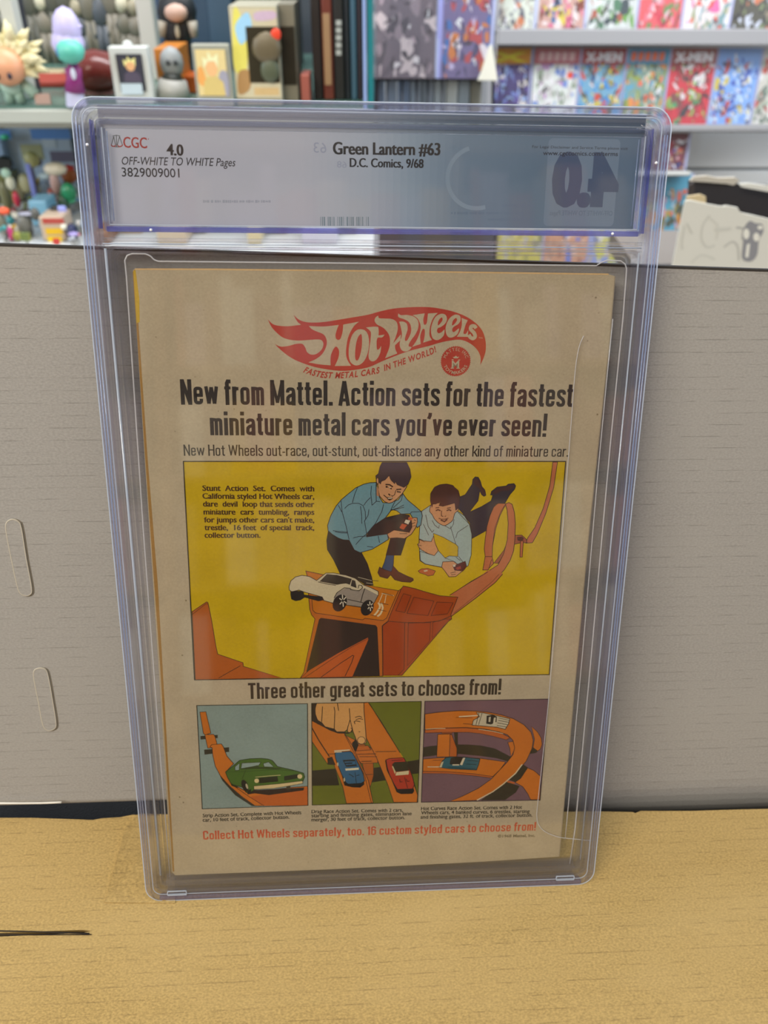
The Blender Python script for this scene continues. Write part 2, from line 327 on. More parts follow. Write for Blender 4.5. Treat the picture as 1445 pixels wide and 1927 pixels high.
class Art:
    """painter's layers of flat print, each a hair in front of what it overlaps (coordinates in mm)"""
    def __init__(s, tf=lambda x, y: (x, y), base=0, dz=.006, gain=1.0):
        s.tf, s.base, s.dz, s.gain = tf, base, dz, gain; s.V = []; s.Fc = []; s.C = []; s.bb = []
    def _level(s, q):
        x0, y0 = q.min(0); x1, y1 = q.max(0); l = 0
        for (a0, b0, a1, b1, k) in s.bb:
            if a0 < x1 and a1 > x0 and b0 < y1 and b1 > y0 and k >= l: l = k + 1
        s.bb.append((x0, y0, x1, y1, l)); return l
    def raw(s, q, faces, color):
        q = np.asarray(q, float); l = s._level(q); o = len(s.V)
        z = s.base + l * s.dz
        s.V += [(a * MM, b * MM, z * MM) for a, b in q]
        c = tuple(min(.95, v * s.gain) for v in lin(color))
        for f in faces: s.Fc.append(tuple(i + o for i in f)); s.C.append(c)
    def poly(s, pts, color, smooth=False, tf=None):
        if smooth: pts = catmull(pts)
        tf = tf or s.tf; q = [tf(*p) for p in pts]
        s.raw(q, [tuple(range(len(q)))], color)
    def stroke(s, pts, w, color, smooth=False, closed=False, tf=None):
        """w in mm"""
        if smooth: pts = catmull(pts, closed)
        tf = tf or s.tf; q = [np.array(tf(*p)) for p in pts]
        q = [q[0]] + [b for a, b in zip(q, q[1:]) if np.linalg.norm(b - a) > 1e-3]
        n = len(q)
        if n < 2: return
        if not closed:          # a hairpin turn is drawn as two strokes
            for i in range(1, n - 1):
                u_, v_ = q[i] - q[i - 1], q[i + 1] - q[i]
                if u_ @ v_ < -.2 * np.linalg.norm(u_) * np.linalg.norm(v_):
                    I_ = lambda x, y: (x, y)
                    s.stroke(q[:i + 1], w, color, tf=I_); s.stroke(q[i:], w, color, tf=I_); return
        L_, R_ = [], []
        for i in range(n):
            a = q[(i - 1) % n] if closed or i > 0 else None; b = q[(i + 1) % n] if closed or i < n - 1 else None
            d1 = (q[i] - a) if a is not None else (b - q[i]); d2 = (b - q[i]) if b is not None else d1
            d1 = d1 / (np.linalg.norm(d1) + 1e-9); d2 = d2 / (np.linalg.norm(d2) + 1e-9)
            n1 = np.array([-d1[1], d1[0]]); n2 = np.array([-d2[1], d2[0]]); m = n1 + n2
            if np.linalg.norm(m) < .3: m = n1
            m = m / np.linalg.norm(m); k = min(1.8, 1 / max(.4, m @ n1))
            L_.append(q[i] + m * w / 2 * k); R_.append(q[i] - m * w / 2 * k)
        V = L_ + R_
        s.raw(V, [(i, (i + 1) % n, n + (i + 1) % n, n + i) for i in range(n if closed else n - 1)], color)
    def shape(s, pts, color, ink=None, w=.25, smooth=False, tf=None):
        s.poly(pts, color, smooth, tf)
        if ink: s.stroke(pts, w, ink, smooth, closed=True, tf=tf)
    def text(s, txt, p0, p1, cap, color, bold=0, fat=0, xh=None, shear=0, mirror=False, tf=None):
        """baseline from p0 to p1, cap height in mm; fat widens stems sideways (mm)"""
        tf = tf or s.tf; a = np.array(tf(*p0)); b = np.array(tf(*p1)); Lm = np.linalg.norm(b - a); d = (b - a) / Lm; n = np.array([-d[1], d[0]])
        n_ = len(txt); items = []; pos = 0.0
        for c in txt:
            ad_ = adv_of(c); m_ = 1.0
            if c != ' ':
                v, f = glyphs(c, bold); items.append((c, v, f, pos, m_))
            pos += ad_ * m_
        lo = min(i[3] + i[1][:, 0].min() * i[4] for i in items); hi = max(i[3] + i[1][:, 0].max() * i[4] for i in items)
        kx = (Lm - fat) / (hi - lo)
        for c, v, f, ps, m_ in items:
            x = (ps + v[:, 0] * m_ - lo) * kx + fat / 2; y = v[:, 1] / .682
            if xh: y = np.where(y < 0, y, np.where(y < .658, y * xh / .658, xh + (y - .658) * (1 - xh) / .342))
            y = y * cap
            if mirror: x = Lm - x
            x = x + shear * y
            ft = fat * (.45 if c in 'Mw' else 1)
            for sh in ((0,) if fat <= 0 else (-ft / 2, ft / 2, 0)):
                s.raw(a + np.outer(x + sh, d) + np.outer(y, n), f, color)
    def gothic(s, txt, p0, p1, cap, color, wt=.15):
        """condensed sans drawn as even strokes (old newspaper headline look)"""
        a = np.array(s.tf(*p0)); b = np.array(s.tf(*p1)); Lm = np.linalg.norm(b - a); d = (b - a) / Lm; n = np.array([-d[1], d[0]])
        pos = 0; items = []
        for c in txt:
            w, ps = gothic_glyph(c, wt); items.append((pos, ps)); pos += w + (.065 if c != ' ' else 0)
        k = Lm / (pos - .065)
        for ps, paths in items:
            for pth, th, cl in paths:
                s.stroke([tuple(a + d * (ps + x) * k + n * y * cap) for x, y in pth], th * (k * .6 + cap * .4), color, closed=cl, tf=lambda x, y: (x, y))
    def text_path(s, txt, pts, cap, color, bold=0, sx=1.0, shear=0, tf=None):
        tf = tf or s.tf; q = [np.array(tf(*p)) for p in catmull(pts, False, 8)]
        seg = [np.linalg.norm(b - a) for a, b in zip(q, q[1:])]; tot = sum(seg)
        adv = [(.36 if c == ' ' else glyphs(c, bold)[0][:, 0].max() + .09) for c in txt]
        k = tot / sum(adv); cum = np.concatenate([[0], np.cumsum(seg)]); pos = 0
        for c, w in zip(txt, adv):
            if c != ' ':
                mid = (pos + w / 2) * k; i = min(len(seg) - 1, max(0, int(np.searchsorted(cum, mid)) - 1))
                d = (q[i + 1] - q[i]) / seg[i]; o = q[i] + d * (mid - cum[i]); n = np.array([-d[1], d[0]])
                v, f = glyphs(c, bold); x = (v[:, 0] - w / 2 + .03) * k; y = v[:, 1] / .682 * cap
                s.raw(o + np.outer(x + shear * y, d) + np.outer(y, n), f, color)
            pos += w
    def obj(s, name, m, parent, matrix=None):
        me = bpy.data.meshes.new(name); me.from_pydata(s.V, [], s.Fc)
        at = me.color_attributes.new('ink', 'FLOAT_COLOR', 'CORNER')
        buf = []
        for p, c in zip(me.polygons, s.C): buf += [c[0], c[1], c[2], 1.0] * p.loop_total
        at.data.foreach_set('color', buf)
        return link(name, me, m, parent, matrix)

exec_parts = []
# ================================================================== SETTING
floor_z = -.95
def struct(o): o['kind'] = 'structure'; return o
struct(box('floor', -3.2, 3.2, -3, 3.1, floor_z - .05, floor_z, simple('shop_floor_tile', '8E8578', .35)))
WB = struct(box('wall_back', -3.2, 3.2, 2.98, 3.08, floor_z, 2.2, simple('slatwall_groove', '8C8F90', .6)))
for i in range(22):       # slatwall panels of the back wall, grooves between them
    z = floor_z + .02 + i * .1405
    box('slat', -3.2, 3.2, 2.955, 2.985, z, z + .130, simple('slatwall_white', 'EEF4F8', .45), WB, bevel=.003)

BKC = empty('rear_bookcase', 'tall bookcase across the shop that the clear case faces', 'bookcase')
rq = random.Random(4)
for z in (-.5, -.12, .26, .64, 1.02, 1.4): box('shelf', -1.5, 1.7, -2.9, -2.6, z - .02, z, simple('warm_wood', 'A67C52', .5), BKC)
for x in (-1.5, -.43, .63, 1.7): box('upright', x - .02, x + .02, -2.9, -2.6, floor_z + .001, 1.42, simple('warm_wood', 'A67C52', .5), BKC)
bm = bmesh.new(); pal_ = []
for zi, z in enumerate((-.5, -.12, .26, .64, 1.02)):
    x = -1.46
    while x < 1.64:
        w = rq.uniform(.03, .11)
        if min(abs(x - q) for q in (-.43, .63)) > .02 and min(abs(x + w - q) for q in (-.43, .63)) > .02: bm_box(bm, x, x + w - .004, -2.86, -2.62, z + .001, z + rq.uniform(.2, .33)); pal_ += [rq.randrange(7)] * 6
        x += w
o_bk = bm_obj('book_rows', bm, None, BKC); o_bk['kind'] = 'stuff'
for c in ('D8B48C', 'C87858', 'E8DCC0', '7C4838', 'D8A040', 'A89078', 'C0A0A0'): o_bk.data.materials.append(simple('spine_' + c, c, .5))
for p_, k_ in zip(o_bk.data.polygons, pal_): p_.material_index = k_
struct(box('wall_front', -3.2, 3.2, -3.08, -3.0, floor_z, 2.2, simple('warm_wall_paint', 'B8A48C', .7)))
# ------------------------------------------------------------------ table, cloth, brown board, grey board
gdir = F_ * math.cos(R(46.6)) + U_ * math.sin(R(46.6))
gdir = gdir - RT * (gdir @ RT); gdir /= np.linalg.norm(gdir); NF = np.cross(RT, gdir)
BASE_M = mat4(RT, gdir, NF, ORG)
def on_plane(M, x, y, h=0.0):
    Mi = np.array(M.inverted()); c = Mi[:3, :3] @ CAM + Mi[:3, 3]; d = Mi[:3, :3] @ ray(x, y)
    t = (h - c[2]) / d[2]; p = c + t * d; return (p[0], p[1])
def slab_mesh(pts, th, z0=0.0):
    bm = bmesh.new(); n = len(pts)
    a = [bm.verts.new((x, y, z0)) for x, y in pts]; b = [bm.verts.new((x, y, z0 - th)) for x, y in pts]
    bm.faces.new(a); bm.faces.new(b[::-1])
    for i in range(n): bm.faces.new((a[i], b[i], b[(i + 1) % n], a[(i + 1) % n]))
    return bm
base = empty('cardboard_sheet', 'brown corrugated cardboard sheet lying under the clear comic case', 'cardboard', BASE_M)
bk = [(-60, 1539), (60, 1539), (120, 1541), (175, 1543), (190, 1540), (225, 1538), (250, 1533), (270, 1534), (600, 1530), (1000, 1528), (1130, 1527), (1190, 1528), (1195, 1530), (1205, 1526), (1300, 1526), (1400, 1523), (1500, 1521)]
back = [on_plane(BASE_M, *p) for p in bk]
left_x, right_x = -.16, .40
fold_y = on_plane(BASE_M, 722, 1748)[1]
# upper sheet is in two lifted parts either side of the diagonal cut
cutA = on_plane(BASE_M, 238, 1560); cutB = on_plane(BASE_M, 196, 1699)
sy0, sy1 = on_plane(BASE_M, 100, 1758)[1], on_plane(BASE_M, 100, 1752)[1]; sx = on_plane(BASE_M, 172, 1757)[0]
pts = [(left_x, sy1 + .0004)] + [(sx - .004, sy1), (sx, (sy0 + sy1) / 2), (sx - .004, sy0), (left_x, sy0 - .0002), (left_x, fold_y - .004 if fold_y - .004 < sy0 - .001 else sy0 - .003), (right_x, fold_y)] + [(right_x, back[-1][1])] + back[::-1] + [(left_x, back[0][1])]
bm = slab_mesh(pts, .0035)
bm_obj('rear_flap', bm, KRAFT, base)
# front part, folded a hair lower at its near side
yl = fold_y - .004 if fold_y - .004 < sy0 - .001 else sy0 - .003
bm = bmesh.new(); rows = []
for y, z in ((0, 0), (-.003, .00025), (-.006, .0002), (-.05, -.0006), (-.12, -.003), (-.19, -.009)):
    rows.append([bm.verts.new((left_x, yl + y, z)), bm.verts.new((right_x, fold_y + y, z))])
for a, b in zip(rows, rows[1:]): bm.faces.new((a[0], a[1], b[1], b[0]))
r = bmesh.ops.extrude_face_region(bm, geom=bm.faces[:]); bmesh.ops.translate(bm, vec=(0, 0, -.0035), verts=[v for v in r['geom'] if isinstance(v, bmesh.types.BMVert)])
bm_obj('front_flap', bm, KRAFT, base)
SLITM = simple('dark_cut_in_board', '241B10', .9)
P3 = lambda x, y, z=.0002: (*on_plane(BASE_M, x, y), z)
bm = bmesh.new(); lp = [(238, 1562, .0030), (262, 1536, .0026), (330, 1533, .0004), (330, 1700, .0004), (197, 1699, .0006)]
va = [bm.verts.new((*on_plane(BASE_M, x, y), z)) for x, y, z in lp]; vb_ = [bm.verts.new((v.co.x, v.co.y, .0001)) for v in va]
bm.faces.new(va); bm.faces.new(vb_[::-1])
for i in range(5): bm.faces.new((va[i], vb_[i], vb_[(i + 1) % 5], va[(i + 1) % 5]))
bm_obj('lifted_corner', bm, KRAFT, base)
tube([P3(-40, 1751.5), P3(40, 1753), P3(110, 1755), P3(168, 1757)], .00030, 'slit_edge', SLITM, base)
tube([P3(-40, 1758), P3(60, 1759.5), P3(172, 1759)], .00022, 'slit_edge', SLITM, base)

LEAN = R(11)
p0 = ORG + UP * .279 - NN * .0106
UB = np.array([0, math.sin(LEAN), math.cos(LEAN)]); UB = UB - RT * (UB @ RT); UB /= np.linalg.norm(UB); NB = np.cross(RT, UB)
BOARD_M = mat4(RT, UB, NB, p0)
tl, tr = on_plane(BOARD_M, -20, 461.3), on_plane(BOARD_M, 1470, 511)
bl = on_plane(BOARD_M, 60, 1508)
board = empty('grey_cardboard', 'grey-white corrugated cardboard panel standing behind the clear comic case', 'cardboard', BOARD_M)
bm = bmesh.new(); X0, X1 = tl[0] - .09, tr[0] + .10
def topy(x): return tl[1] + (tr[1] - tl[1]) * (x - tl[0]) / (tr[0] - tl[0])
NXB = 24; grid = []
prof = [(1.0, 0)] + [(t, 0) for t in (.8, .6, .4, .25)] + [(None, 0)]
vb = bl[1]
levels = []
for i in range(NXB + 1):
    x = X0 + (X1 - X0) * i / NXB; t_ = topy(x); col_ = []
    e = max(0, min(1, (x - .02) / .12)); e = e * e * (3 - 2 * e)       # the right half bends back lower down
    yb = vb - .004 - .046 * e; rr = .004 + .046 * e
    for f_ in (1, .7, .4, .15): col_.append((x, yb + rr + .004 + (t_ - yb - rr - .004) * f_, 0))
    for a in range(0, 91, 6): col_.append((x, yb + rr * (1 - math.sin(R(a))), -rr * (1 - math.cos(R(a)))))
    levels.append(col_)
vv = [[bm.verts.new(p) for p in c] for c in levels]
for a, b in zip(vv, vv[1:]):
    for j in range(len(a) - 1): bm.faces.new((a[j], b[j], b[j + 1], a[j + 1]))
bmesh.ops.recalc_face_normals(bm, faces=bm.faces[:])
r = bmesh.ops.extrude_face_region(bm, geom=bm.faces[:]); bmesh.ops.translate(bm, vec=(0, 0, -.0028), verts=[v for v in r['geom'] if isinstance(v, bmesh.types.BMVert)])
bm_obj('panel', bm, GREYB, board, smooth=False)
EDGED = simple('dark_board_edge', '2E2A26', .8)
bm = bmesh.new()
q = [(X0, topy(X0) - .0002), (X1, topy(X1) - .0002), (X1, topy(X1) + .0006), (X0, topy(X0) + .0006)]
f0 = [bm.verts.new((*p, .0002)) for p in q]; f1 = [bm.verts.new((*p, -.0031)) for p in q]
bm.faces.new(f0); bm.faces.new(f1[::-1])
for i in range(4): bm.faces.new((f0[i], f1[i], f1[(i + 1) % 4], f0[(i + 1) % 4]))
bm_obj('top_edge', bm, EDGED, board)
PB = lambda x, y, z=0.0: (*on_plane(BOARD_M, x, y), z)
HOLEM = simple('pale_board_lip', 'B4AD9E', .8)
def slot(pts):
    c = catmull([PB(*p)[:2] for p in pts], True, 5)
    cx = sum(p[0] for p in c) / len(c); cy = sum(p[1] for p in c) / len(c)
    tab = slab_mesh(c, .0004, .00055); t = bm_obj('handle_tab', tab, GREYB, board)
    tube([(p[0], p[1], .0003) for p in c], .00032, 'tab_lip', HOLEM, t, closed=True)
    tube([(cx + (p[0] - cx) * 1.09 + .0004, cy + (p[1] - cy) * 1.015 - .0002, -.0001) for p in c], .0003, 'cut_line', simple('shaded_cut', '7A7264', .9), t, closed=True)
slot([(12, 986), (22, 977), (35, 981), (41, 994), (50, 1050), (60, 1105), (57, 1118), (45, 1119), (35, 1108), (24, 1060), (14, 1010)])
slot([(64, 1264), (72, 1257), (86, 1259), (92, 1275), (100, 1320), (106, 1360), (102, 1371), (90, 1373), (81, 1362), (73, 1320), (66, 1285)])
tube([PB(-20, 1507, .0015), PB(40, 1507, .0016), PB(80, 1506, .0018), PB(105, 1504, .0022), PB(119, 1501, .003)], .0005, 'torn_lip', simple('torn_white_paper', 'D8D4CA', .8), board)
table = empty('display_table', 'table under the black cloth and the cardboard', 'table', loc=(0, 0, -.055))
box('tabletop', -1.1, 1.1, -.30, .42, -.030, -.006, simple('table_board', '3A3128', .5), table)
for x in (-1.05, 1.05):
    for y in (-.26, .38): box('leg', x - .02, x + .02, y - .02, y + .02, floor_z + .055 + .001, -.03, simple('table_board', '3A3128', .5), table)
bm = bmesh.new(); NX, NY = 60, 24; g = []
rnd = random.Random(3)
for i in range(NX + 1):
    rr = []
    for j in range(NY + 1):
        x = -.5 + i / NX; y = -.12 + j / NY * .40
        z = -.060 + .0012 * math.sin(x * 21 + y * 9) * math.sin(y * 31)
        z += .052 * max(0, min(1, (y - .02) / .07)) * 1.0            # ridge of cloth behind the sheet
        rr.append(bm.verts.new((x, y, z)))
    g.append(rr)
for i in range(NX):
    for j in range(NY): bm.faces.new((g[i][j], g[i + 1][j], g[i + 1][j + 1], g[i][j + 1]))
cloth = bm_obj('table_cloth', bm, BLACK_FAB, None, smooth=True)
tag(cloth, 'black woven cloth showing between the grey panel and brown cardboard', 'tablecloth')
# ================================================================== GRADED COMIC CASE
CW, CH = 203.4, 326.9
case = empty('comic_case', 'clear violet-tinted plastic case standing upright, holding a comic and a label card', 'display case', CASE_M)
E0 = (0, CW, 0, CH, 7.5)
ring('outer_rim', E0, [(0.9, 0), (2.4, 0), (2.7, -.5), (2.7, -4.6), (1.9, -5.0), (2.7, -5.4), (2.7, -9.5), (2.4, -10), (.9, -10), (0, -9.1), (0, -5.3), (.35, -5.0), (0, -4.7), (0, -.9)], RIM, case)
# second shell wall just inside the rim
ring('inner_rim', (4.0, CW - 4.0, 4.0, CH - 4.0, 5), [(0, -.9), (1.0, -.9), (1.2, -1.2), (1.2, -8.8), (1.0, -9.1), (0, -9.1)], RIB, case)
box('front_panel', .0027, (CW - 2.7) * MM, .0027, (CH - 2.7) * MM, -.0008, -.0002, PANEL, case)
box('back_panel', .0027, (CW - 2.7) * MM, .0027, (CH - 2.7) * MM, -.0098, -.0092, FILM, case)
VIO = solid_clear('violet_sill_polystyrene', (.64, .66, .95), haze=.22, hcol=(.20, .24, .80))
GLINT = solid_clear('pale_glint_line', (.97, .98, 1.0), through=.9, haze=.6, hcol=(.80, .88, 1.0))  # strong pale haze puts the edge highlights into the colour
# label pocket: frame in slanted violet walls
ring('label_pocket', (7.6, CW - 7.2, 284.6, 320.0, 1.2), [(0, -.9), (.5, -.9), (2.3, -5.6), (2.3, -8.8), (1.1, -9.0), (.9, -8.0), (.9, -5.6), (0, -2.2)], RIMV, case)
# divider between label pocket and comic well
def bar(name, x0, x1, y0, y1, w0, w1, m, parent=case, bev=.3):
    return box(name, x0 * MM, x1 * MM, y0 * MM, y1 * MM, w1 * MM, w0 * MM, m, parent, bevel=bev * MM)
bar('pocket_sill', 8.2, CW - 8.0, 284.5, 286.3, -1.0, -5.4, VIO)
for x in (5.6, CW - 6.5): bar('pocket_wall', x, x + .45, 285.5, 320.0, -1.0, -5.5, VIO, bev=.15)
for x in (8.6, CW - 9.4): bar('pocket_wall', x, x + .9, 287.0, 318.6, -1.2, -3.6, RIB, bev=.3)
bar('divider_rib', 6.2, CW - 6.2, 281.3, 282.6, -1.0, -8.6, RIB)
bar('divider_rib', 6.2, CW - 6.2, 278.9, 279.7, -1.0, -5.0, RIB, bev=.2)
BRL = solid_clear('violet_base_rail', (.80, .80, .97), haze=.2, hcol=(.36, .36, .78))
# comic well: two nested ribs down the sides and across top and bottom
ring('well_wall', (6.4, CW - 6.4, 7.6, 279.8, 3), [(0, -.9), (.7, -.9), (.95, -1.4), (.95, -8.6), (.7, -9.0), (0, -9.0)], RIB, case)
ring('well_wall', (8.4, CW - 8.4, 5.8, 278.0, 3), [(0, -6.4), (.5, -6.4), (.6, -9.0), (0, -9.0)], RIB, case)
bar('base_rail', 6, CW - 6, .5, 2.1, -.2, -9.6, BRL, bev=.3)
for y in (3.6, 8.9): bar('foot_rib', 9, CW - 9, y, y + .55, -1.0, -7.0, RIB, bev=.15)
for x in (9.6, CW - 18.0): ring('snap_tab', (x, x + 8.6, 3.2, 5.6, .5), [(0, -.2), (.35, -.2), (.35, .25), (0, .25)], GLINT, case)
for x, y in ((23.5, 285.2), (185.5, 285.4), (4.6, 312), (CW - 4.6, 309)):
    bm = bmesh.new(); bmesh.ops.create_icosphere(bm, subdivisions=1, radius=.0006, matrix=Matrix.Translation((x * MM, y * MM, .0001)))
    bm_obj('weld_point', bm, simple('white_glint_plastic', 'E6E8F0', .15), case, smooth=True)
for (a, b, sx) in ((4, 318, 1), (CW - 4, 318, -1)):     # corner webs
    for k in range(3):
        tube([((a + sx * (1 + k * 1.1)) * MM, (b - 3) * MM, -.0015), ((a + sx * (2.0 + k * 1.2)) * MM, (b + 1.5) * MM, -.0012), ((a + sx * (5.5 + k * 1.4)) * MM, (b + 4.0 - k * .9) * MM, -.001)], .00025, 'corner_web', RIB, case)

STREAK = solid_clear('blue_edge_streak', (.90, .94, 1.0), through=.9, haze=.36, hcol=(.55, .70, 1.0))  # blue haze colour standing in for reflected daylight
for ins, w_, nm in ((.35, -.15, 'edge_glint'), (3.5, -.55, 'edge_glint')):  # highlight lines along the case edges, added as thin pale tubes
    tube([(x * MM, y * MM, w_ * MM) for x, y in rrect(ins, CW - ins, ins, CH - ins, 7.3 - ins)], .00022, nm, GLINT, case, closed=True)
tube([(x * MM, y * MM, -.0006) for x, y in [(7.3, 279.0), (7.3, 14)]], .00048, 'edge_glint', GLINT, case)
tube([(x * MM, y * MM, -.0006) for x, y in [(CW - 7.3, 279.0), (CW - 7.3, 14)]], .00030, 'edge_glint', GLINT, case)
tube([(x * MM, y * MM, -.0006) for x, y in [(9.6, 317.5), (9.6, 286.8), (CW - 9.0, 286.8), (CW - 9.0, 317.5)]], .00025, 'edge_glint', GLINT, case)
for x_ in (1.5, 2.5, 11.0, CW - 11.0, CW - 2.5, CW - 1.5):  # reflected streaks painted as blue tubes down the sides and label pocket
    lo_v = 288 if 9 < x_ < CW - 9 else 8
    tube([(x_ * MM, 318 * MM if lo_v == 8 else 316.5 * MM, -.00005 if lo_v == 8 else -.0012), (x_ * MM, lo_v * MM, -.00005 if lo_v == 8 else -.0012)], .00022, 'edge_streak', STREAK, case)
tube([(x * MM, y * MM, -.0006) for x, y in [(6.6, 280.6), (CW - 6.6, 280.6)]], .00025, 'edge_glint', GLINT, case)
# clear inner well holding the comic
slv = empty('inner_sleeve', 'thin clear inner sleeve around the comic inside the case', 'sleeve', CASE_M)
def cs(x, y, w): return (*[v * MM for v in on_case(x, y, w)], w * MM)
WS = -3.2
edge = [(320, 1650), (300, 1400), (270, 1000), (246, 640), (238, 520), (235, 490), (239, 481), (248, 477.5), (274, 478), (283, 482), (290, 489), (298, 492), (600, 495), (1122, 500), (1131, 494), (1142, 490), (1168, 491), (1176, 497), (1179, 506), (1172, 600), (1148, 840), (1112, 1240), (1082, 1560), (1072, 1625)]
EDGEM = clear_sheet('bright_film_edge', (.93, .94, .96), refl=2.5, rough=.12, haze=.42)
c_ = [cs(x, y, WS) for x, y in edge]
cc = [(p[0], p[1]) for p in c_]
bm = slab_mesh(cc, .00015, WS * MM); bm_obj('film', bm, FILM, slv)
tube(c_, .00028, 'film_edge', EDGEM, slv, closed=False)
tube([cs(*p, WS + .3) for p in catmull([(1098, 632), (1089, 655), (1082, 700), (1075, 790), (1068, 880), (1052, 1080), (1031, 1330), (1013, 1500), (1010, 1535), (1014, 1553), (1027, 1566), (1050, 1575), (1072, 1578), (1110, 1582)], False, 3)], .00016, 'flap_edge', EDGEM, slv)
tube([cs(*p, WS + .3) for p in [(1153, 600), (1141, 720), (1124, 900), (1096, 1230), (1068, 1530), (1063, 1580)]], .00020, 'flap_edge', EDGEM, slv)

# ------------------------------------------------------------------ label card
label = empty('label_card', 'pale blue-grey label card in the top pocket of the case', 'label', CASE_M)
WL = -3.0
LT = lambda x, y: on_case(x, y, WL)
la = Art(LT, base=WL, gain=1.12)
x0, x1, y0, y1 = 10.2, 193.8, 287.0, 317.4
idm = lambda x, y: (x, y)
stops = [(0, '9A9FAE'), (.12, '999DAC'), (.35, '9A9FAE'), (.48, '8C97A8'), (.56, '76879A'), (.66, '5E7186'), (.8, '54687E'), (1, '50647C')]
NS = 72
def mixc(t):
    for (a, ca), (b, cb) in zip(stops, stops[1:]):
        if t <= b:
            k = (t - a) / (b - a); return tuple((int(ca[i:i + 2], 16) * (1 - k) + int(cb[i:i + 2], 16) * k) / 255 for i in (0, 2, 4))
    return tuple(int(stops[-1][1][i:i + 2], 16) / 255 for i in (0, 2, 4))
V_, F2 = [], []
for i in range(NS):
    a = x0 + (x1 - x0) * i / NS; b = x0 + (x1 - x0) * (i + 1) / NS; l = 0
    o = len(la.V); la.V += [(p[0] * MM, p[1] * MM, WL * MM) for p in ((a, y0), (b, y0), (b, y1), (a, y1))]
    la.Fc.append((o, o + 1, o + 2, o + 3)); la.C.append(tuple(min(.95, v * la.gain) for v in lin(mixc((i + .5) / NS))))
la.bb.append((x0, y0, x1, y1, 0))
for i in range(NS):       # the label's reflection above the card, painted as two slate bands
    a = x0 - 2 + (x1 - x0 + 3) * i / NS; b = x0 - 2 + (x1 - x0 + 3) * (i + 1) / NS
    for (ya, yb_, k_) in ((317.5, 320.6, .80), (320.7, 324.3, 1.0)):
        o = len(la.V); la.V += [(p[0] * MM, p[1] * MM, (WL + .05) * MM) for p in ((a, ya), (b, ya), (b, yb_), (a, yb_))]
        la.Fc.append((o, o + 1, o + 2, o + 3)); la.C.append(tuple(min(.95, v * la.gain * k_) for v in lin(mixc((i + .5) / NS))))
la.obj('face_and_reflection', INK_LABEL, label)
box('card', x0 * MM, x1 * MM, y0 * MM, y1 * MM, (WL - .02) * MM, (WL - .5) * MM, simple('label_card_stock', 'C9CDD6', .6), label)
lb = Art(LT, base=WL + .02, gain=1.08)
# see-through of the other side: seal ring, grade panel, small lines
pnl = rrect(*LT(1020, 0)[:1], *LT(1172, 0)[:1], 0, 1, .1) if False else None
pl0, pl1 = LT(1022, 425), LT(1168, 262)
lb.poly(rrect(pl0[0], pl1[0], pl0[1], pl1[1], 1.6), '62758C', tf=idm)
lb.text('4.0', (1035.5, 382.4), (1161, 384), 15.6, '40506C', bold=.05, mirror=True, fat=1.0)
lb.text('OFF-WHITE TO WHITE Pages', (1034, 405), (1152, 406), 1.6, '50627A', mirror=True)
rg = random.Random(8)          # unreadable show-through lines
for xa_, xb_, y_, c_ in ((945, 1007, 387, '566A82'), (848, 1003, 401, '566A82'), (918, 1005, 413, '566A82'), (382, 510, 379, '868D9C')):
    x_ = xa_
    while x_ < xb_:
        w_ = rg.uniform(2, 5); lb.stroke([(x_, y_), (x_ + w_, y_ + .1)], rg.uniform(.5, .95), c_); x_ += w_ + rg.choice([.8, .8, 3])
cx_, cy_ = LT(898, 335)
lb.stroke([(cx_ + 10.5 * math.cos(a), cy_ + 10.0 * math.sin(a)) for a in [2 * math.pi * i / 40 for i in range(12, 33)]], 1.4, '6F8296', tf=idm)
for i in range(26):
    x_ = 603 + i * 3.6
    if i % 5 != 3: lb.stroke([(x_, 408), (x_ + .3, 425)], .18 + .14 * (i % 3), '5E7484')
gw = LT(745, 425); lb.text('63', (590, 287), (614, 288), 3.2, '828BA0', mirror=True); lb.text('68', (634, 315), (652, 316), 2.0, '828BA0', mirror=True)
lb.text('CGC', (232.4, 277.6), (277.2, 279), 3.3, '8A2A28', bold=.006, fat=.12)
lb.text('.', (278.5, 263), (280, 263), 2.6, '8A2A28')
for s_ in ([(212, 256), (219, 254.5), (226, 256)], [(219, 254), (219.5, 276)], [(214, 257), (209.5, 273)], [(214, 257), (217.5, 273)], [(225, 257), (220.5, 273)], [(225, 257), (230.5, 273)], [(215.5, 276), (223.5, 276.5)]):
    lb.stroke(s_, .22, '3A4044')
for s_ in ([(209, 272.5), (211, 275), (215, 275.5), (218, 273)], [(221, 273), (224, 276), (228, 275.5), (231, 272.5)]): lb.stroke(s_, .32, '8A2A28')
lb.text('4.0', (313.6, 291.6), (345.6, 293), 3.45, '241F22', bold=.006, fat=.34)
lb.text('OFF-WHITE TO WHITE Pages', (228.3, 309.8), (442, 313), 2.5, '26262C', shear=.2, bold=.004)
lb.text('3829009001', (229.6, 332), (338, 334), 2.8, '222228', bold=.006)
lb.text('Green Lantern #63', (626.2, 290.2), (828.5, 292.2), 3.85, '22262C', bold=.006, fat=.36)
lb.text('D.C. Comics, 9/68', (657.8, 314), (796.9, 316), 2.8, '22262C', bold=.004, fat=.24)
lb.text('For Legal Disclaimer and Service Terms please visit', (1001.2, 278.4), (1181, 282), .85, '2C3644', bold=.004)
lb.text('www.cgccomics.com/terms', (1021.5, 291.8), (1162.3, 293.6), 1.38, '222A38', bold=.008)
lb.obj('printed_lettering', INK_LABEL, label)

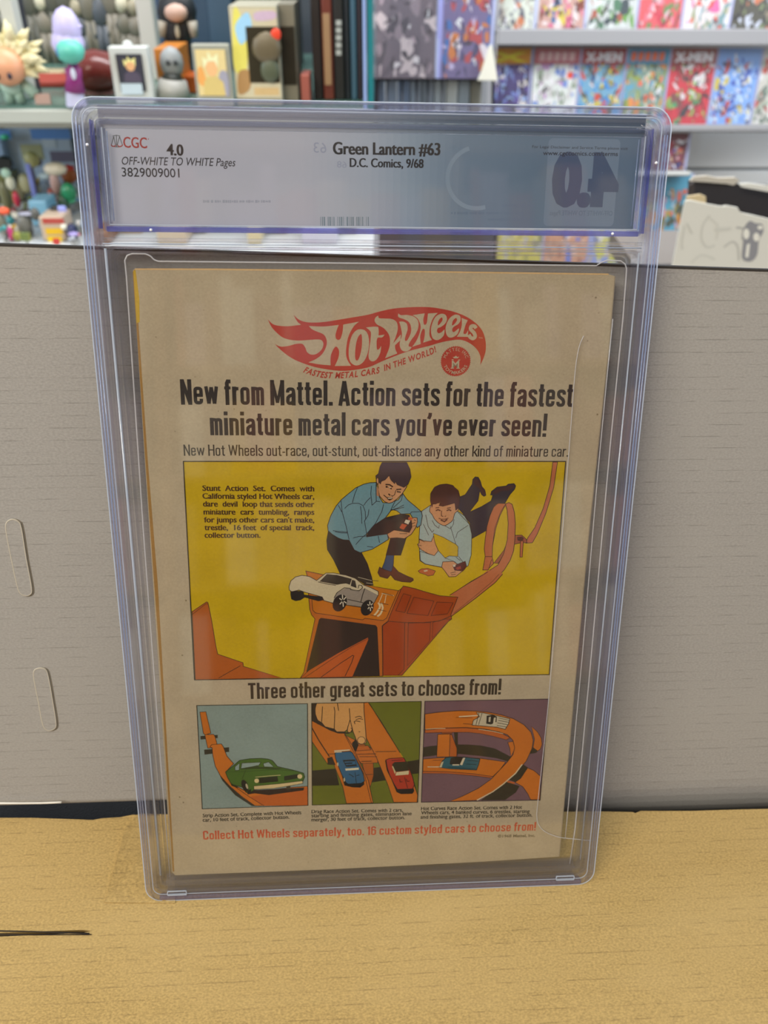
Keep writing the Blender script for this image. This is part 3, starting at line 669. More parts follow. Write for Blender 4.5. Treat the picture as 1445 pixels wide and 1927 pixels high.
# ------------------------------------------------------------------ the comic
WP = -4.0
comic = empty('comic_book', 'old comic book with a toy car advertisement on its back cover, inside the case', 'comic', CASE_M)
PT = lambda x, y: on_case(x, y, WP)
G = 1.08                                             # print seen in dim light -> its own reflectance
pg = [(250, 509), (252, 506.5), (270, 506), (700, 510), (1145, 516), (1157, 520), (1156, 530), (1147, 640), (1107, 1010), (1078, 1330), (1052, 1612), (900, 1622), (620, 1636), (330, 1647), (322, 1640), (300, 1280), (272, 860)]
cov = Art(PT, base=WP, gain=G); cov.poly(pg, 'A2957C'); cov.obj('back_cover', INK, comic)
bm = slab_mesh([tuple(v * MM for v in PT(*p)) for p in pg], .0022, (WP - .05) * MM)
bm_obj('page_block', bm, simple('amber_page_edges', 'A08352', .8), comic)
sp_ = Art(PT, base=WP + .01, gain=G)
sp_.poly([(249.5, 512), (252.5, 507), (255, 508), (260, 600), (268, 720), (277.5, 860), (297, 1100), (328, 1640), (325, 1640), (301, 1250), (273, 860), (257, 620)], '8E6C38')
sp_.poly([(251, 510), (255, 508), (262, 560), (263, 606), (257, 608)], 'B09128')
sp_.stroke([(254, 506.5), (400, 506.8), (700, 510), (1145, 516)], .5, 'C0A070')
sp_.stroke([(1157, 520), (1147, 640), (1107, 1010), (1078, 1330), (1052, 1612)], .4, '8A7F6C')
sp_.obj('spine_edge', INK, comic)
stn = Art(PT, base=WP + .02, gain=G)          # specks and foxing
rs = random.Random(11)
for _ in range(150):
    x = rs.uniform(290, 1130); y = rs.choice([rs.uniform(520, 860), rs.uniform(1540, 1630)]); r_ = rs.uniform(.10, .32)
    if 495 < x < 925 and 570 < y < 720: continue
    if x > 1157 - (y - 520) * .095 - 20 or x < 262 + (y - 510) * .065: continue
    c = PT(x, y); stn.poly([(c[0] + r_ * math.cos(a) * rs.uniform(.6, 1.3), c[1] + r_ * math.sin(a) * rs.uniform(.6, 1.3)) for a in np.linspace(0, 5.4, 7)], rs.choice(['8E8069', '978A72', '857860']), tf=idm)
for x, y in ((343, 1233), (350, 1130), (338, 1500), (345, 1510), (1121, 560), (1124, 780)):
    c = PT(x, y); stn.poly([(c[0] + .4 * math.cos(a), c[1] + .4 * math.sin(a)) for a in np.linspace(0, 5.4, 7)], '75684F', tf=idm)
so = stn.obj('foxing_spots', INK, comic); so['kind'] = 'stuff'

def crop(ox, oy, s): return lambda x, y: on_case(ox + x / s, oy + y / s, WP)
cA = crop(340, 860, 5.161); cB = crop(600, 860, 7.225); cC = crop(760, 860, 4.516); cD = crop(340, 1060, 5.161); cE = crop(530, 1060, 5.78)
cF = crop(680, 1080, 3.803); cG = crop(360, 1270, 5.838); cH = crop(570, 1300, 6.021); cI = crop(780, 1300, 5.161)
cL = crop(495, 570, 6.568); cM = crop(695, 570, 6.283)
BASEP = WP + .03
# ---- logo
lo_ = Art(PT, base=BASEP, gain=G)
RED = '9C3428'; PAP = 'A2957C'
LM = lambda x, y: (((x / 6.283) + 200) * 6.568, y / 6.283 * 6.568)   # second crop into the first one's frame
fl = [(60, 205), (120, 262), (200, 283), (320, 288), (470, 270), (432, 240), (400, 195), (380, 148), (430, 198), (500, 230), (600, 243), (750, 236), (920, 210), (1100, 180), (1300, 145)] + \
     [LM(*p) for p in ((126, 100), (300, 65), (500, 50), (700, 50), (850, 70), (1000, 105), (1150, 165), (1270, 250), (1340, 340), (1373, 450), (1375, 560), (1350, 650), (1310, 735), (1315, 650), (1285, 570), (1220, 500), (1130, 450), (1040, 435), (900, 455), (800, 480), (700, 510), (500, 560), (350, 610), (150, 690))] + \
     [(1313, 792), (1150, 825), (1000, 840), (850, 830), (650, 795), (480, 740), (350, 680), (240, 600), (143, 508), (220, 540), (320, 530), (400, 508), (480, 505), (520, 550), (545, 610), (600, 640), (660, 630), (720, 580), (745, 520), (735, 475), (690, 452), (560, 458), (440, 465), (330, 455), (240, 425), (160, 360), (100, 290)]
def cr_sharp(P, sharp, k=4):
    """smooth outline that keeps the listed corners sharp"""
    n = len(P); out = []
    for i in range(n):
        p0, p1, p2, p3 = (np.array(P[(i + d) % n], float) for d in (-1, 0, 1, 2))
        if i in sharp: p0 = p1
        if (i + 1) % n in sharp: p3 = p2
        for j in range(k):
            t = j / k; out.append(tuple(.5 * (2 * p1 + (-p0 + p2) * t + (2 * p0 - 5 * p1 + 4 * p2 - p3) * t * t + (-p0 + 3 * p1 - 3 * p2 + p3) * t ** 3)))
    return out
tips = {0, 4, 7, 27, fl.index((143, 508))}
lo_.poly(cr_sharp(fl, tips), RED, tf=cL)
Hh = [(565, 285), (750, 292), (935, 272), (912, 330), (895, 395), (902, 440), (930, 458), (958, 438), (982, 360), (990, 268), (1185, 232), (1120, 290), (1060, 400), (1035, 500), (1025, 620), (1040, 700), (1088, 777), (885, 780), (930, 680), (938, 590), (905, 540), (870, 570), (840, 640), (832, 700), (835, 772), (700, 760), (560, 735), (660, 690), (740, 620), (785, 520), (780, 440), (740, 385), (660, 352), (600, 322)]
lo_.poly(cr_sharp(Hh, {0, 2, 9, 10, 16, 17, 24, 26}), PAP, tf=cL)
lo_.poly([(1205, 325), (1270, 350), (1305, 430), (1305, 560), (1270, 680), (1210, 755), (1140, 772), (1080, 730), (1058, 640), (1065, 520), (1095, 410), (1145, 345)], PAP, True, cL)
lo_.poly([(1210, 385), (1222, 430), (1220, 540), (1195, 660), (1165, 712), (1140, 690), (1138, 600), (1150, 500), (1175, 420)], RED, True, cL)
T = [(-42, 290), (60, 280), (105, 285), (110, 330), (108, 385), (180, 375), (150, 408), (92, 420), (88, 540), (112, 548), (140, 508), (128, 590), (90, 662), (42, 692), (2, 672), (-10, 620), (2, 520), (15, 420), (14, 340)]
lo_.poly(cr_sharp(T, {0, 2, 4, 5, 10}), PAP, tf=cM)
lo_.poly(cr_sharp([(105, 150), (75, 170), (62, 210), (90, 255), (165, 295), (222, 360), (243, 430), (235, 530), (185, 655), (330, 598), (305, 540), (302, 490), (282, 475), (318, 380), (336, 300), (322, 228), (270, 192), (190, 185), (115, 180)], {0, 8, 9, 12}), PAP, tf=cM)
lo_.poly(cr_sharp([(352, 222), (395, 220), (440, 245), (452, 310), (425, 400), (422, 445), (448, 440), (488, 360), (493, 290), (468, 228), (415, 195), (345, 168), (342, 124), (375, 145), (450, 143), (530, 165), (575, 215), (578, 290), (545, 370), (500, 430), (470, 480), (466, 512), (500, 522), (470, 560), (420, 575), (375, 550), (358, 480), (384, 380), (372, 290)], {0, 12, 22}), PAP, tf=cM)
lo_.poly([(284, 474), (372, 372), (368, 440), (303, 500)], PAP, tf=cM)
lo_.poly(cr_sharp([(508, 145), (655, 123), (638, 190), (642, 245), (660, 258), (680, 230), (692, 125), (808, 118), (760, 170), (730, 235), (712, 310), (712, 390), (740, 438), (635, 470), (652, 400), (655, 320), (632, 308), (612, 350), (600, 400), (607, 485), (505, 520), (560, 440), (598, 340), (606, 270), (580, 200), (545, 165)], {0, 1, 6, 7, 12, 13, 19, 20}), PAP, tf=cM)
def ee(o, i_):
    lo_.poly(cr_sharp(o, set()), PAP, tf=cM); lo_.poly(i_, RED, True, cM)
ee([(865, 128), (905, 148), (917, 200), (890, 250), (840, 288), (808, 300), (800, 335), (818, 358), (855, 345), (888, 315), (880, 380), (840, 425), (790, 440), (745, 412), (728, 330), (740, 250), (778, 170), (820, 138)], [(858, 172), (864, 202), (840, 240), (810, 266), (813, 222), (835, 185)])
ee([(1030, 138), (1070, 155), (1077, 205), (1050, 250), (1000, 280), (983, 300), (980, 330), (1000, 345), (1058, 302), (1045, 360), (1000, 400), (950, 410), (915, 382), (900, 310), (915, 240), (950, 180), (990, 148)], [(1027, 178), (1035, 205), (1010, 245), (978, 266), (983, 220), (1005, 190)])
lo_.poly(cr_sharp([(1090, 178), (1162, 205), (1140, 250), (1125, 300), (1112, 358), (1140, 365), (1170, 318), (1160, 402), (1033, 400), (1070, 340), (1092, 260)], {0, 1, 6, 7, 8}), PAP, tf=cM)
lo_.stroke([(1262, 300), (1240, 275), (1205, 278), (1198, 312), (1235, 352), (1250, 395), (1225, 420), (1192, 405), (1175, 375)], 1.35, PAP, True, tf=cM)
lo_.text('TM', (1290, 420), (1335, 425), .5, PAP, tf=cM)
lo_.text_path('FASTEST METAL CARS', [(488, 852), (600, 893), (740, 923), (900, 931), (1070, 922), (1180, 911), (1290, 893), (1440, 866)], 2.15, RED, bold=.03, shear=.25, tf=cL)
lo_.text_path('IN THE WORLD!', [(172, 806), (320, 756), (450, 712), (600, 660), (720, 615), (795, 575)], 2.15, RED, bold=.03, shear=.25, tf=cM)
sc_ = cM(1020, 690)
sr = []
for i in range(96):
    a = 2 * math.pi * i / 96; r_ = 5.75 if i % 2 else 5.35; sr.append((sc_[0] + r_ * math.cos(a), sc_[1] + r_ * math.sin(a)))
lo_.poly(sr, RED, tf=idm)
arc = lambda a0, a1, r_: [(sc_[0] + r_ * math.cos(R(a0 + (a1 - a0) * i / 8)), sc_[1] + r_ * math.sin(R(a0 + (a1 - a0) * i / 8))) for i in range(9)]
lo_.text_path('MATTEL INC', arc(166, 14, 3.85), 1.15, PAP, tf=idm)
lo_.text_path('TOYMAKERS', arc(200, 340, 4.85), 1.15, PAP, bold=.01, tf=idm)
lo_.text('M', (970, 770), (1062, 770), 2.7, PAP, bold=.01, fat=.25, tf=cM)
for p in ([(960, 772), (1000, 772)], [(1028, 772), (1070, 772)], [(972, 672), (995, 672)], [(1050, 675), (1072, 675)]): lo_.stroke(p, .3, PAP, tf=cM)
lo_.poly([(985, 640), (1000, 655), (1045, 655), (1060, 635), (1040, 640), (1022, 625), (1000, 640)], PAP, tf=cM)
lo_.obj('printed_logo', INK, comic)
# ---- headlines
K = '26211F'
for t_, a_, b_, cap_, col_, wt_ in (('New from Mattel. Action sets for the fastest', (341, 761.6), (1076, 766.4), 9.5, K, .165), ("miniature metal cars you've ever seen!", (396, 819), (1027, 822), 9.1, K, .165),
        ('New Hot Wheels out-race, out-stunt, out-distance any other kind of miniature car.', (346, 857.6), (1068.5, 859.6), 4.35, '2C2620', .112), ('Three other great sets to choose from!', (467.5, 1315.4), (942, 1306.8), 7.6, '322A1E', .16)):
    hd = Art(PT, base=BASEP, gain=G); hd.gothic(t_, a_, b_, cap_, col_, wt_); hd.obj('printed_headline', INK, comic)
cp = Art(PT, base=BASEP, gain=G)
for t, xl, xr, y in (('Strip Action Set. Complete with Hot Wheels', 381.6, 567, (1538, 1532)), ('car, 10 feet of track, collector button.', 381.4, 544.7, (1546.3, 1540.5)),
                     ('Drag Race Action Set. Comes with 2 cars,', 586, 758, (1530.5, 1527.5)), ('starting and finishing gates, elimination lane', 586, 774.6, (1538, 1534)), ('merger, 30 feet of track, collector button.', 586, 761.8, (1545.8, 1541.4)),
                     ('Hot Curves Race Action Set. Comes with 2 Hot', 792, 982, (1524.8, 1522)), ('Wheels cars, 4 banked curves, 6 trestles, starting', 792, 996.4, (1532.5, 1529.8)), ('and finishing gates, 32 ft. of track, collector button.', 791, 1001.5, (1540.7, 1536.8))):
    cp.text(t, (xl, y[0]), (xr, y[1]), 1.75, '2E281C', bold=.006, fat=.09, xh=.76)
cp.gothic('Collect Hot Wheels separately, too. 16 custom styled cars to choose from!', (382.3, 1580), (1007.7, 1562.8), 4.6, 'A8442A', .15)
cp.text('©1968 Mattel, Inc.', (936.2, 1576), (1006.7, 1574.4), 1.4, '5E5440', bold=.03)
cp.obj('printed_caption', INK, comic)

LN = '2A1E18'; lw = .24
# ---- big picture
bp = Art(PT, base=BASEP, gain=G)
YEL = 'AE9206'
bp.poly([(345, 868), (1064, 868), (1033, 1269), (366, 1279)], YEL)
def jl(t): return t
xs = [(380.8, 591.5, 923.6, 924.6), (381, 591.5, 938.5, 939.4), (382, 591.5, 953.2, 954.2), (383, 591.5, 968.2, 968.8), (384, 591.5, 983, 983.4), (384.6, 591.5, 997.6, 997.8), (385, 490.3, 1011.9, 1011.9)]
for t, (a, b, ya, yb) in zip(('Stunt  Action  Set.  Comes  with', 'California styled Hot Wheels car,', 'dare  devil  loop that sends other', 'miniature  cars  tumbling,  ramps', "for jumps other cars can't make,", 'trestle,  16 feet  of special  track,', 'collector button.'), xs):
    bp.text(t, (a, ya), (b, yb), 2.15, '3C2410', bold=.006, fat=.21, xh=.74)
O1, O2, O3 = 'A4581A', '8E3C0E', 'B0622A'
# lower left ramp
bp.shape([(110, 470), (250, 375), (262, 378), (268, 395), (300, 550), (345, 820), (360, 882), (605, 965), (608, 1000), (978, 1112), (142, 1132)], '994E14', LN, lw, tf=cD)
bp.stroke([(115, 495), (245, 392), (262, 395)], .18, LN, tf=cD); bp.stroke([(580, 995), (480, 1050), (368, 1115)], lw, LN, tf=cD)
# far track, right
TRK = 'A25C38'
bp.shape([(1265, 42), (1305, 42), (1272, 260), (1205, 480), (1135, 650), (1092, 728), (1035, 732), (1050, 690), (1112, 600), (1182, 440), (1240, 240)], TRK, LN, lw, tf=cC)
bp.shape([(945, 665), (1000, 663), (1040, 700), (1045, 728), (1000, 728), (935, 742)], '8C4C34', LN, lw, tf=cC)
bp.shape([(990, 712), (1015, 712), (1005, 850), (985, 850)], TRK, LN, lw, tf=cC)
bp.poly([(960, 680), (1005, 675), (1020, 695), (1000, 715), (965, 710)], '4A2A22', tf=cC)
# second boy: legs first
bp.shape([(470, 340), (520, 320), (580, 230), (585, 190), (605, 168), (632, 172), (650, 205), (662, 250), (688, 280), (697, 325), (680, 335), (660, 320), (645, 290), (630, 372), (560, 465), (660, 420), (740, 372), (755, 325), (735, 322), (745, 290), (790, 255), (870, 245), (885, 230), (935, 225), (950, 245), (940, 275), (900, 320), (860, 390), (780, 400), (725, 500), (700, 625), (580, 692), (560, 560), (500, 480), (465, 440)], '2E2830', '1A1418', .2, tf=cC)
bp.poly([(590, 200), (612, 180), (640, 200), (660, 260), (688, 290), (688, 325), (668, 318), (640, 262), (600, 240)], '3E2622', tf=cC)
bp.poly([(742, 310), (790, 262), (860, 252), (930, 232), (938, 258), (890, 285), (830, 285), (780, 318)], '3E2622', tf=cC)
SH2 = '8C9C96'
bp.shape([(228, 408), (150, 460), (136, 560), (128, 700), (135, 880), (180, 910), (320, 938), (420, 930), (520, 935), (545, 925), (572, 830), (577, 660), (556, 570), (515, 500), (462, 465), (300, 440)], SH2, LN, lw, tf=cC)
bp.shape([(250, 648), (330, 680), (442, 742), (460, 762), (458, 845), (385, 840), (350, 858), (290, 795), (262, 740)], YEL, LN, .2, tf=cC)
SKIN = 'B08058'
bp.shape([(130, 695), (170, 712), (232, 718), (250, 672), (268, 740), (292, 795), (258, 838), (205, 820), (135, 782), (115, 742), (130, 730)], SKIN, LN, lw, tf=cC)
bp.shape([(292, 795), (350, 858), (440, 892), (330, 890), (320, 935), (180, 908), (140, 878), (135, 800), (205, 822), (258, 838)], SH2, LN, .2, tf=cC)
bp.shape([(330, 890), (420, 885), (455, 910), (510, 958), (470, 990), (440, 1015), (382, 1018), (345, 965), (320, 935)], SKIN, LN, lw, tf=cC)
bp.shape([(415, 925), (520, 885), (532, 930), (502, 968), (432, 962)], '4E2018', LN, .2, tf=cC); bp.poly([(440, 940), (480, 925), (485, 950), (450, 958)], '8A3826', tf=cC)
bp.poly([(415, 915), (440, 912), (436, 930), (420, 934)], 'B4A890', tf=cC)
for s_ in ([(395, 985), (440, 975)], [(400, 1000), (440, 995)], [(130, 700), (175, 722)], [(118, 745), (150, 755)], [(128, 772), (150, 778)], [(185, 490), (205, 590), (240, 640), (255, 620)], [(165, 570), (210, 665)], [(395, 590), (440, 740)], [(440, 690), (455, 640), (545, 580)], [(465, 845), (500, 890)], [(440, 850), (480, 880)], [(425, 530), (420, 570), (395, 610), (340, 580)], [(240, 540), (262, 580), (295, 605), (300, 580)], [(460, 470), (555, 570)]):
    bp.stroke(s_, .2, LN, tf=cC)
bp.shape([(225, 420), (218, 460), (240, 490), (262, 530), (300, 565), (345, 582), (385, 562), (415, 535), (432, 480), (462, 450), (455, 420), (430, 392), (300, 390), (240, 400)], SKIN, LN, lw, True, cC)
bp.shape([(238, 430), (224, 370), (226, 310), (260, 255), (305, 234), (362, 228), (415, 240), (430, 258), (462, 285), (476, 340), (470, 400), (455, 440), (440, 452), (432, 390), (380, 405), (330, 418), (298, 412), (312, 380), (270, 398), (245, 400)], '40241C', LN, .2, tf=cC)
for s_, w_ in (([(268, 432), (300, 428)], .35), ([(365, 435), (398, 430)], .35), ([(270, 455), (290, 447), (310, 456)], .5), ([(362, 456), (382, 447), (402, 456)], .5), ([(320, 455), (318, 500), (335, 505)], .3), ([(345, 505), (358, 500)], .25), ([(295, 520), (320, 528), (350, 528), (378, 518)], .3), ([(312, 535), (345, 548), (368, 528)], .55)): bp.stroke(s_, w_, '4A2A1C', tf=cC)
bp.shape([(120, 968), (150, 950), (200, 945), (268, 968), (250, 1003), (205, 1012), (185, 1000), (135, 985)], 'A0562C', LN, .2, tf=cC); bp.poly([(165, 965), (195, 958), (205, 968), (175, 976)], 'B8A888', tf=cC)
# loop: back band, foot, front band
bp.shape([(858, 395), (800, 393), (762, 425), (730, 500), (705, 590), (690, 700), (682, 780), (690, 845), (750, 845), (752, 760), (765, 690), (782, 600), (815, 500), (850, 430), (872, 400)], TRK, LN, lw, tf=cC)
bp.stroke([(752, 760), (772, 600), (820, 470), (858, 405)], .2, LN, tf=cC)
bp.shape([(690, 845), (748, 845), (762, 905), (722, 945), (715, 960), (670, 960)], TRK, LN, lw, tf=cC); bp.stroke([(745, 870), (722, 945)], .2, LN, tf=cC)
bp.shape([(765, 900), (850, 790), (870, 740), (862, 800), (800, 905)], '8A4A30', LN, .2, tf=cC)
bp.shape([(862, 398), (890, 386), (918, 400), (938, 470), (946, 560), (942, 700), (930, 800), (900, 880), (850, 960), (790, 1020), (640, 1174), (390, 1174), (560, 1062), (700, 980), (800, 915), (848, 820), (878, 700), (886, 560), (876, 450)], TRK, LN, lw, tf=cC)
bp.shape([(630, 152), (870, 0), (900, -25), (990, -25), (1010, 0), (960, 60), (820, 170), (640, 308), (618, 302), (690, 165)], TRK, None, tf=cF)
bp.stroke([(630, 152), (760, 70), (880, 0), (905, -16)], lw, LN, tf=cF); bp.stroke([(1010, 0), (955, 62), (820, 170), (640, 305)], lw, LN, tf=cF); bp.stroke([(985, 0), (935, 55), (800, 168), (660, 280)], .15, LN, tf=cF)
# first boy
SH1 = '5C8088'
bp.shape([(130, 1000), (105, 1130), (115, 1260), (200, 1400), (295, 1600), (520, 1660), (640, 1745), (738, 1745), (720, 1640), (660, 1450), (585, 1310), (560, 1240), (420, 1110), (260, 1080)], '1E1C18', '141210', .2, tf=cB)
bp.shape([(640, 1080), (740, 935), (925, 820), (1110, 775), (1230, 790), (1245, 880), (1285, 1000), (1185, 1105), (1150, 1220), (1112, 1335), (912, 1335), (940, 1230), (972, 1110), (945, 1060), (800, 1075)], '241E1C', '141210', .2, tf=cB)
bp.shape([(918, 1332), (1020, 1335), (1012, 1460), (990, 1560), (920, 1545), (858, 1510), (890, 1430)], '24405A', LN, .2, tf=cB)
bp.shape([(825, 1495), (868, 1522), (985, 1560), (1012, 1482), (1080, 1560), (1200, 1618), (1278, 1650), (1285, 1675), (1245, 1702), (1130, 1695), (1030, 1668), (975, 1600), (930, 1652), (830, 1625), (800, 1570)], '4E2A1C', LN, lw, tf=cB)
bp.shape([(775, 345), (700, 348), (610, 368), (500, 420), (400, 500), (305, 580), (230, 670), (160, 800), (118, 930), (125, 1000), (180, 1050), (260, 1100), (330, 1125), (410, 1130), (480, 1262), (560, 1300), (720, 1255), (830, 1190), (945, 1120), (930, 1045), (800, 1062), (650, 1085), (645, 1050), (740, 935), (905, 825), (990, 712), (1060, 730), (1115, 775), (1240, 770), (1300, 870), (1335, 960), (1385, 925), (1405, 800), (1395, 745), (1310, 670), (1200, 580), (1140, 495), (1080, 580), (960, 625), (870, 620), (820, 540), (790, 400)], SH1, LN, .28, tf=cB)
for s_ in ([(530, 400), (485, 510), (455, 620)], [(350, 698), (400, 650), (460, 628), (540, 628), (600, 660), (630, 740), (635, 840), (615, 880)], [(300, 590), (315, 740), (370, 940), (410, 1120)], [(565, 665), (580, 780), (583, 905)], [(680, 710), (670, 790), (620, 870), (650, 1050)], [(610, 655), (650, 600), (700, 550)], [(715, 390), (705, 500), (722, 655), (780, 600), (830, 605)], [(775, 370), (780, 600)], [(880, 640), (855, 740), (770, 900), (660, 1040)], [(1035, 600), (975, 725), (1080, 690), (1155, 650)], [(975, 725), (1160, 682)], [(190, 1000), (300, 1015), (390, 1020)], [(220, 1015), (300, 1030), (390, 1032)], [(465, 1100), (540, 1080), (640, 1075)], [(500, 1190), (580, 1100), (690, 1010)], [(805, 1070), (825, 1165)], [(655, 1215), (740, 1225)], [(265, 655), (310, 745)], [(1240, 770), (1260, 745), (1390, 742)], [(1140, 500), (1120, 590), (1010, 690)]):
    bp.stroke(s_, .26, '16222C', tf=cB)
bp.shape([(928, 1045), (1020, 992), (1110, 1005), (1200, 1020), (1235, 960), (1255, 850), (1290, 822), (1335, 825), (1340, 880), (1312, 965), (1255, 1050), (1165, 1108), (1060, 1096), (955, 1104)], SKIN, LN, .24, tf=cB)
bp.poly([(1130, 850), (1200, 790), (1260, 850), (1270, 950), (1230, 1030), (1120, 990), (1090, 940)], '3A241E', tf=cB)
bp.poly([(1128, 905), (1200, 922), (1152, 988), (1095, 962)], 'A84A28', tf=cB); bp.poly([(1180, 850), (1242, 862), (1215, 915), (1160, 890)], 'C0B49C', tf=cB); bp.poly([(1222, 812), (1282, 830), (1250, 862), (1210, 845)], 'A85030', tf=cB)
for s_ in ([(1250, 910), (1310, 890)], [(1290, 850), (1320, 865)], [(1095, 1040), (1200, 1040)], [(1280, 940), (1310, 930)]): bp.stroke(s_, .22, LN, tf=cB)
bp.shape([(790, 290), (778, 320), (790, 360), (808, 400), (805, 440), (825, 530), (890, 605), (950, 628), (1000, 615), (1060, 570), (1130, 500), (1195, 400), (1030, 320), (940, 240), (850, 280)], SKIN, LN, .26, tf=cB)
bp.poly([(784, 400), (806, 420), (820, 540), (785, 520)], '9A6A48', tf=cB)
bp.shape([(860, 72), (1192, 72), (1235, 160), (1252, 270), (1210, 370), (1155, 412), (1065, 375), (1040, 335), (1028, 362), (975, 305), (955, 250), (900, 310), (848, 330), (838, 365), (818, 345), (812, 290), (792, 268), (775, 300), (772, 255), (808, 225), (830, 130)], '382A2E', LN, .2, tf=cB)
bp.shape([(788, 285), (808, 285), (814, 340), (806, 370), (788, 352), (780, 320)], SKIN, LN, .2, tf=cB)
for s_, w_ in (([(905, 372), (960, 375), (1005, 405)], .55), ([(908, 400), (935, 408)], .7), ([(950, 410), (990, 432)], .5), ([(1052, 442), (1120, 436)], .6), ([(1060, 468), (1112, 478)], .6), ([(1045, 450), (1030, 510), (1000, 532), (985, 520)], .3), ([(945, 500), (970, 520)], .5), ([(880, 515), (925, 552), (1000, 552)], .35), ([(930, 562), (962, 580), (1000, 560)], .6)): bp.stroke(s_, w_, '3A2418', tf=cB)
bp.stroke([(938, 560), (995, 556)], .3, 'C8BCA0', tf=cB); bp.poly([(952, 404), (978, 414), (962, 424)], 'C8BCA0', tf=cB)
# ramp
bp.shape([(262, 82), (450, 122), (900, 235), (1272, 297), (1330, 250), (1275, 560), (1120, 655), (1092, 680), (1100, 1225), (203, 1246), (240, 1185), (362, 605), (325, 560), (305, 500), (295, 380), (275, 130)], 'A05618', LN, lw, tf=cE)
bp.poly([(325, 380), (338, 510), (365, 538), (880, 614), (905, 598), (1110, 622), (1145, 590), (1268, 300), (900, 235), (600, 160), (290, 100), (290, 250)], 'A8600E', tf=cE)
bp.stroke([(328, 385), (338, 510), (370, 540), (880, 614), (905, 598), (1100, 622), (1140, 595), (1268, 300)], lw, LN, tf=cE)
bp.poly([(425, 592), (1020, 672), (1040, 695), (1066, 1224), (270, 1182), (270, 1170), (405, 612)], '201C16', tf=cE)
bp.poly([(270, 1180), (1066, 1224), (1066, 1226), (262, 1230)], '201C16', tf=cE)
bp.shape([(205, 1245), (300, 1160), (620, 970), (940, 802), (945, 828), (770, 1235)], 'A24C18', LN, lw, tf=cE)
bp.stroke([(250, 1242), (520, 1060), (760, 910), (940, 818)], .2, LN, tf=cE); bp.stroke([(430, 1236), (640, 1085), (770, 1000), (785, 1005), (760, 1080), (688, 1228)], .3, LN, tf=cE)
bp.shape([(300, 85), (380, 103), (450, 125), (560, 155), (690, 165), (640, 290), (645, 322), (620, 340), (290, 725), (152, 725), (150, 370), (190, 335), (215, 270), (285, 105)], O2, LN, lw, tf=cF)
for q_ in ([(300, 140), (355, 155), (310, 275), (245, 262)], [(375, 165), (518, 193), (475, 297), (325, 281)], [(540, 200), (655, 205), (615, 285), (498, 297)], [(152, 370), (195, 337), (310, 347), (305, 680), (262, 725), (154, 725)], [(335, 350), (495, 347), (488, 480), (328, 655)], [(510, 345), (600, 322), (638, 322), (505, 458)]):
    bp.shape(q_, '8A360C', LN, .2, tf=cF)
bp.stroke([(195, 337), (310, 347), (440, 347), (560, 335), (640, 300)], lw, LN, tf=cF)
# white car
bp.poly([(95, 300), (235, 300), (245, 340), (455, 365), (460, 398), (400, 412), (250, 370), (205, 400), (150, 410), (105, 390), (95, 340)], '1C1A18', tf=cE)
bp.shape([(82, 290), (80, 250), (100, 190), (150, 148), (220, 130), (300, 142), (380, 186), (480, 106), (560, 104), (700, 128), (800, 162), (890, 235), (960, 260), (1050, 305), (1052, 340), (1005, 430), (900, 480), (700, 452), (560, 432), (460, 405), (440, 365), (240, 310), (190, 290), (110, 308)], 'B0A486', LN, .28, tf=cE)
bp.poly([(572, 375), (600, 325), (680, 275), (740, 268), (800, 295), (860, 285), (905, 272), (960, 300), (1045, 345), (1005, 425), (900, 478), (720, 450), (560, 430)], '80766A', tf=cE)
bp.poly([(412, 196), (492, 116), (600, 126), (762, 168), (742, 232), (700, 218), (660, 222), (600, 232)], '22201C', tf=cE); bp.poly([(765, 178), (800, 188), (815, 268), (750, 245)], '22201C', tf=cE)
for s_ in ([(395, 200), (500, 225), (590, 238)], [(570, 375), (600, 320), (680, 265), (745, 270)], [(745, 270), (750, 285), (840, 298), (880, 265), (870, 240), (840, 235), (830, 270)], [(905, 270), (880, 340), (860, 420)], [(715, 390), (940, 440)], [(540, 430), (720, 455), (900, 482)]): bp.stroke(s_, .3, '1E1A16', tf=cE)
def ell(cx, cy, rx, ry, rot=0, n=20): return [(cx + rx * math.cos(a) * math.cos(rot) - ry * math.sin(a) * math.sin(rot), cy + rx * math.cos(a) * math.sin(rot) + ry * math.sin(a) * math.cos(rot)) for a in [2 * math.pi * i / n for i in range(n)]]
bp.poly(ell(632, 430, 72, 98, .5), '1C1A18', tf=cE); bp.poly(ell(930, 482, 66, 90, .45), '1C1A18', tf=cE); bp.poly(ell(165, 352, 66, 52, .1), '1C1A18', tf=cE)
for c_x, c_y, r1 in ((665, 405, 66), (962, 465, 52)):
    for k in range(6):
        a = k * math.pi / 3 + .4; bp.stroke([(c_x + 12 * math.cos(a), c_y + 16 * math.sin(a)), (c_x + r1 * .62 * math.cos(a), c_y + r1 * math.sin(a))], .42, 'B8AE98', tf=cE)
for s_ in ([(830, 150), (980, 188)], [(920, 212), (990, 222)], [(985, 185), (1055, 192)]): bp.stroke(s_, .2, 'A89C84' if s_[0][0] < 950 else LN, tf=cE)
for s_ in ([(1085, 325), (1220, 350)], [(1095, 335), (1060, 420)], [(1135, 345), (1120, 430)]): bp.stroke(s_, .3, 'BCA880', tf=cE)
for s_ in ([(1050, 425), (1068, 470), (1035, 530), (1005, 565)], [(1080, 430), (1098, 480), (1075, 545), (1040, 575)]): bp.stroke(s_, .75, 'BCA880', True, tf=cE); 
for s_ in ([(1100, 320), (1210, 350)], [(1070, 430), (1160, 448)], [(1050, 500), (1140, 520)], [(965, 560), (1030, 572)]): bp.stroke(s_, .2, LN, tf=cE)
bp.stroke([(345, 868), (1064, 868), (1033, 1269), (366, 1279)], .34, '201812', closed=True)
bp.obj('main_picture', INK, comic)

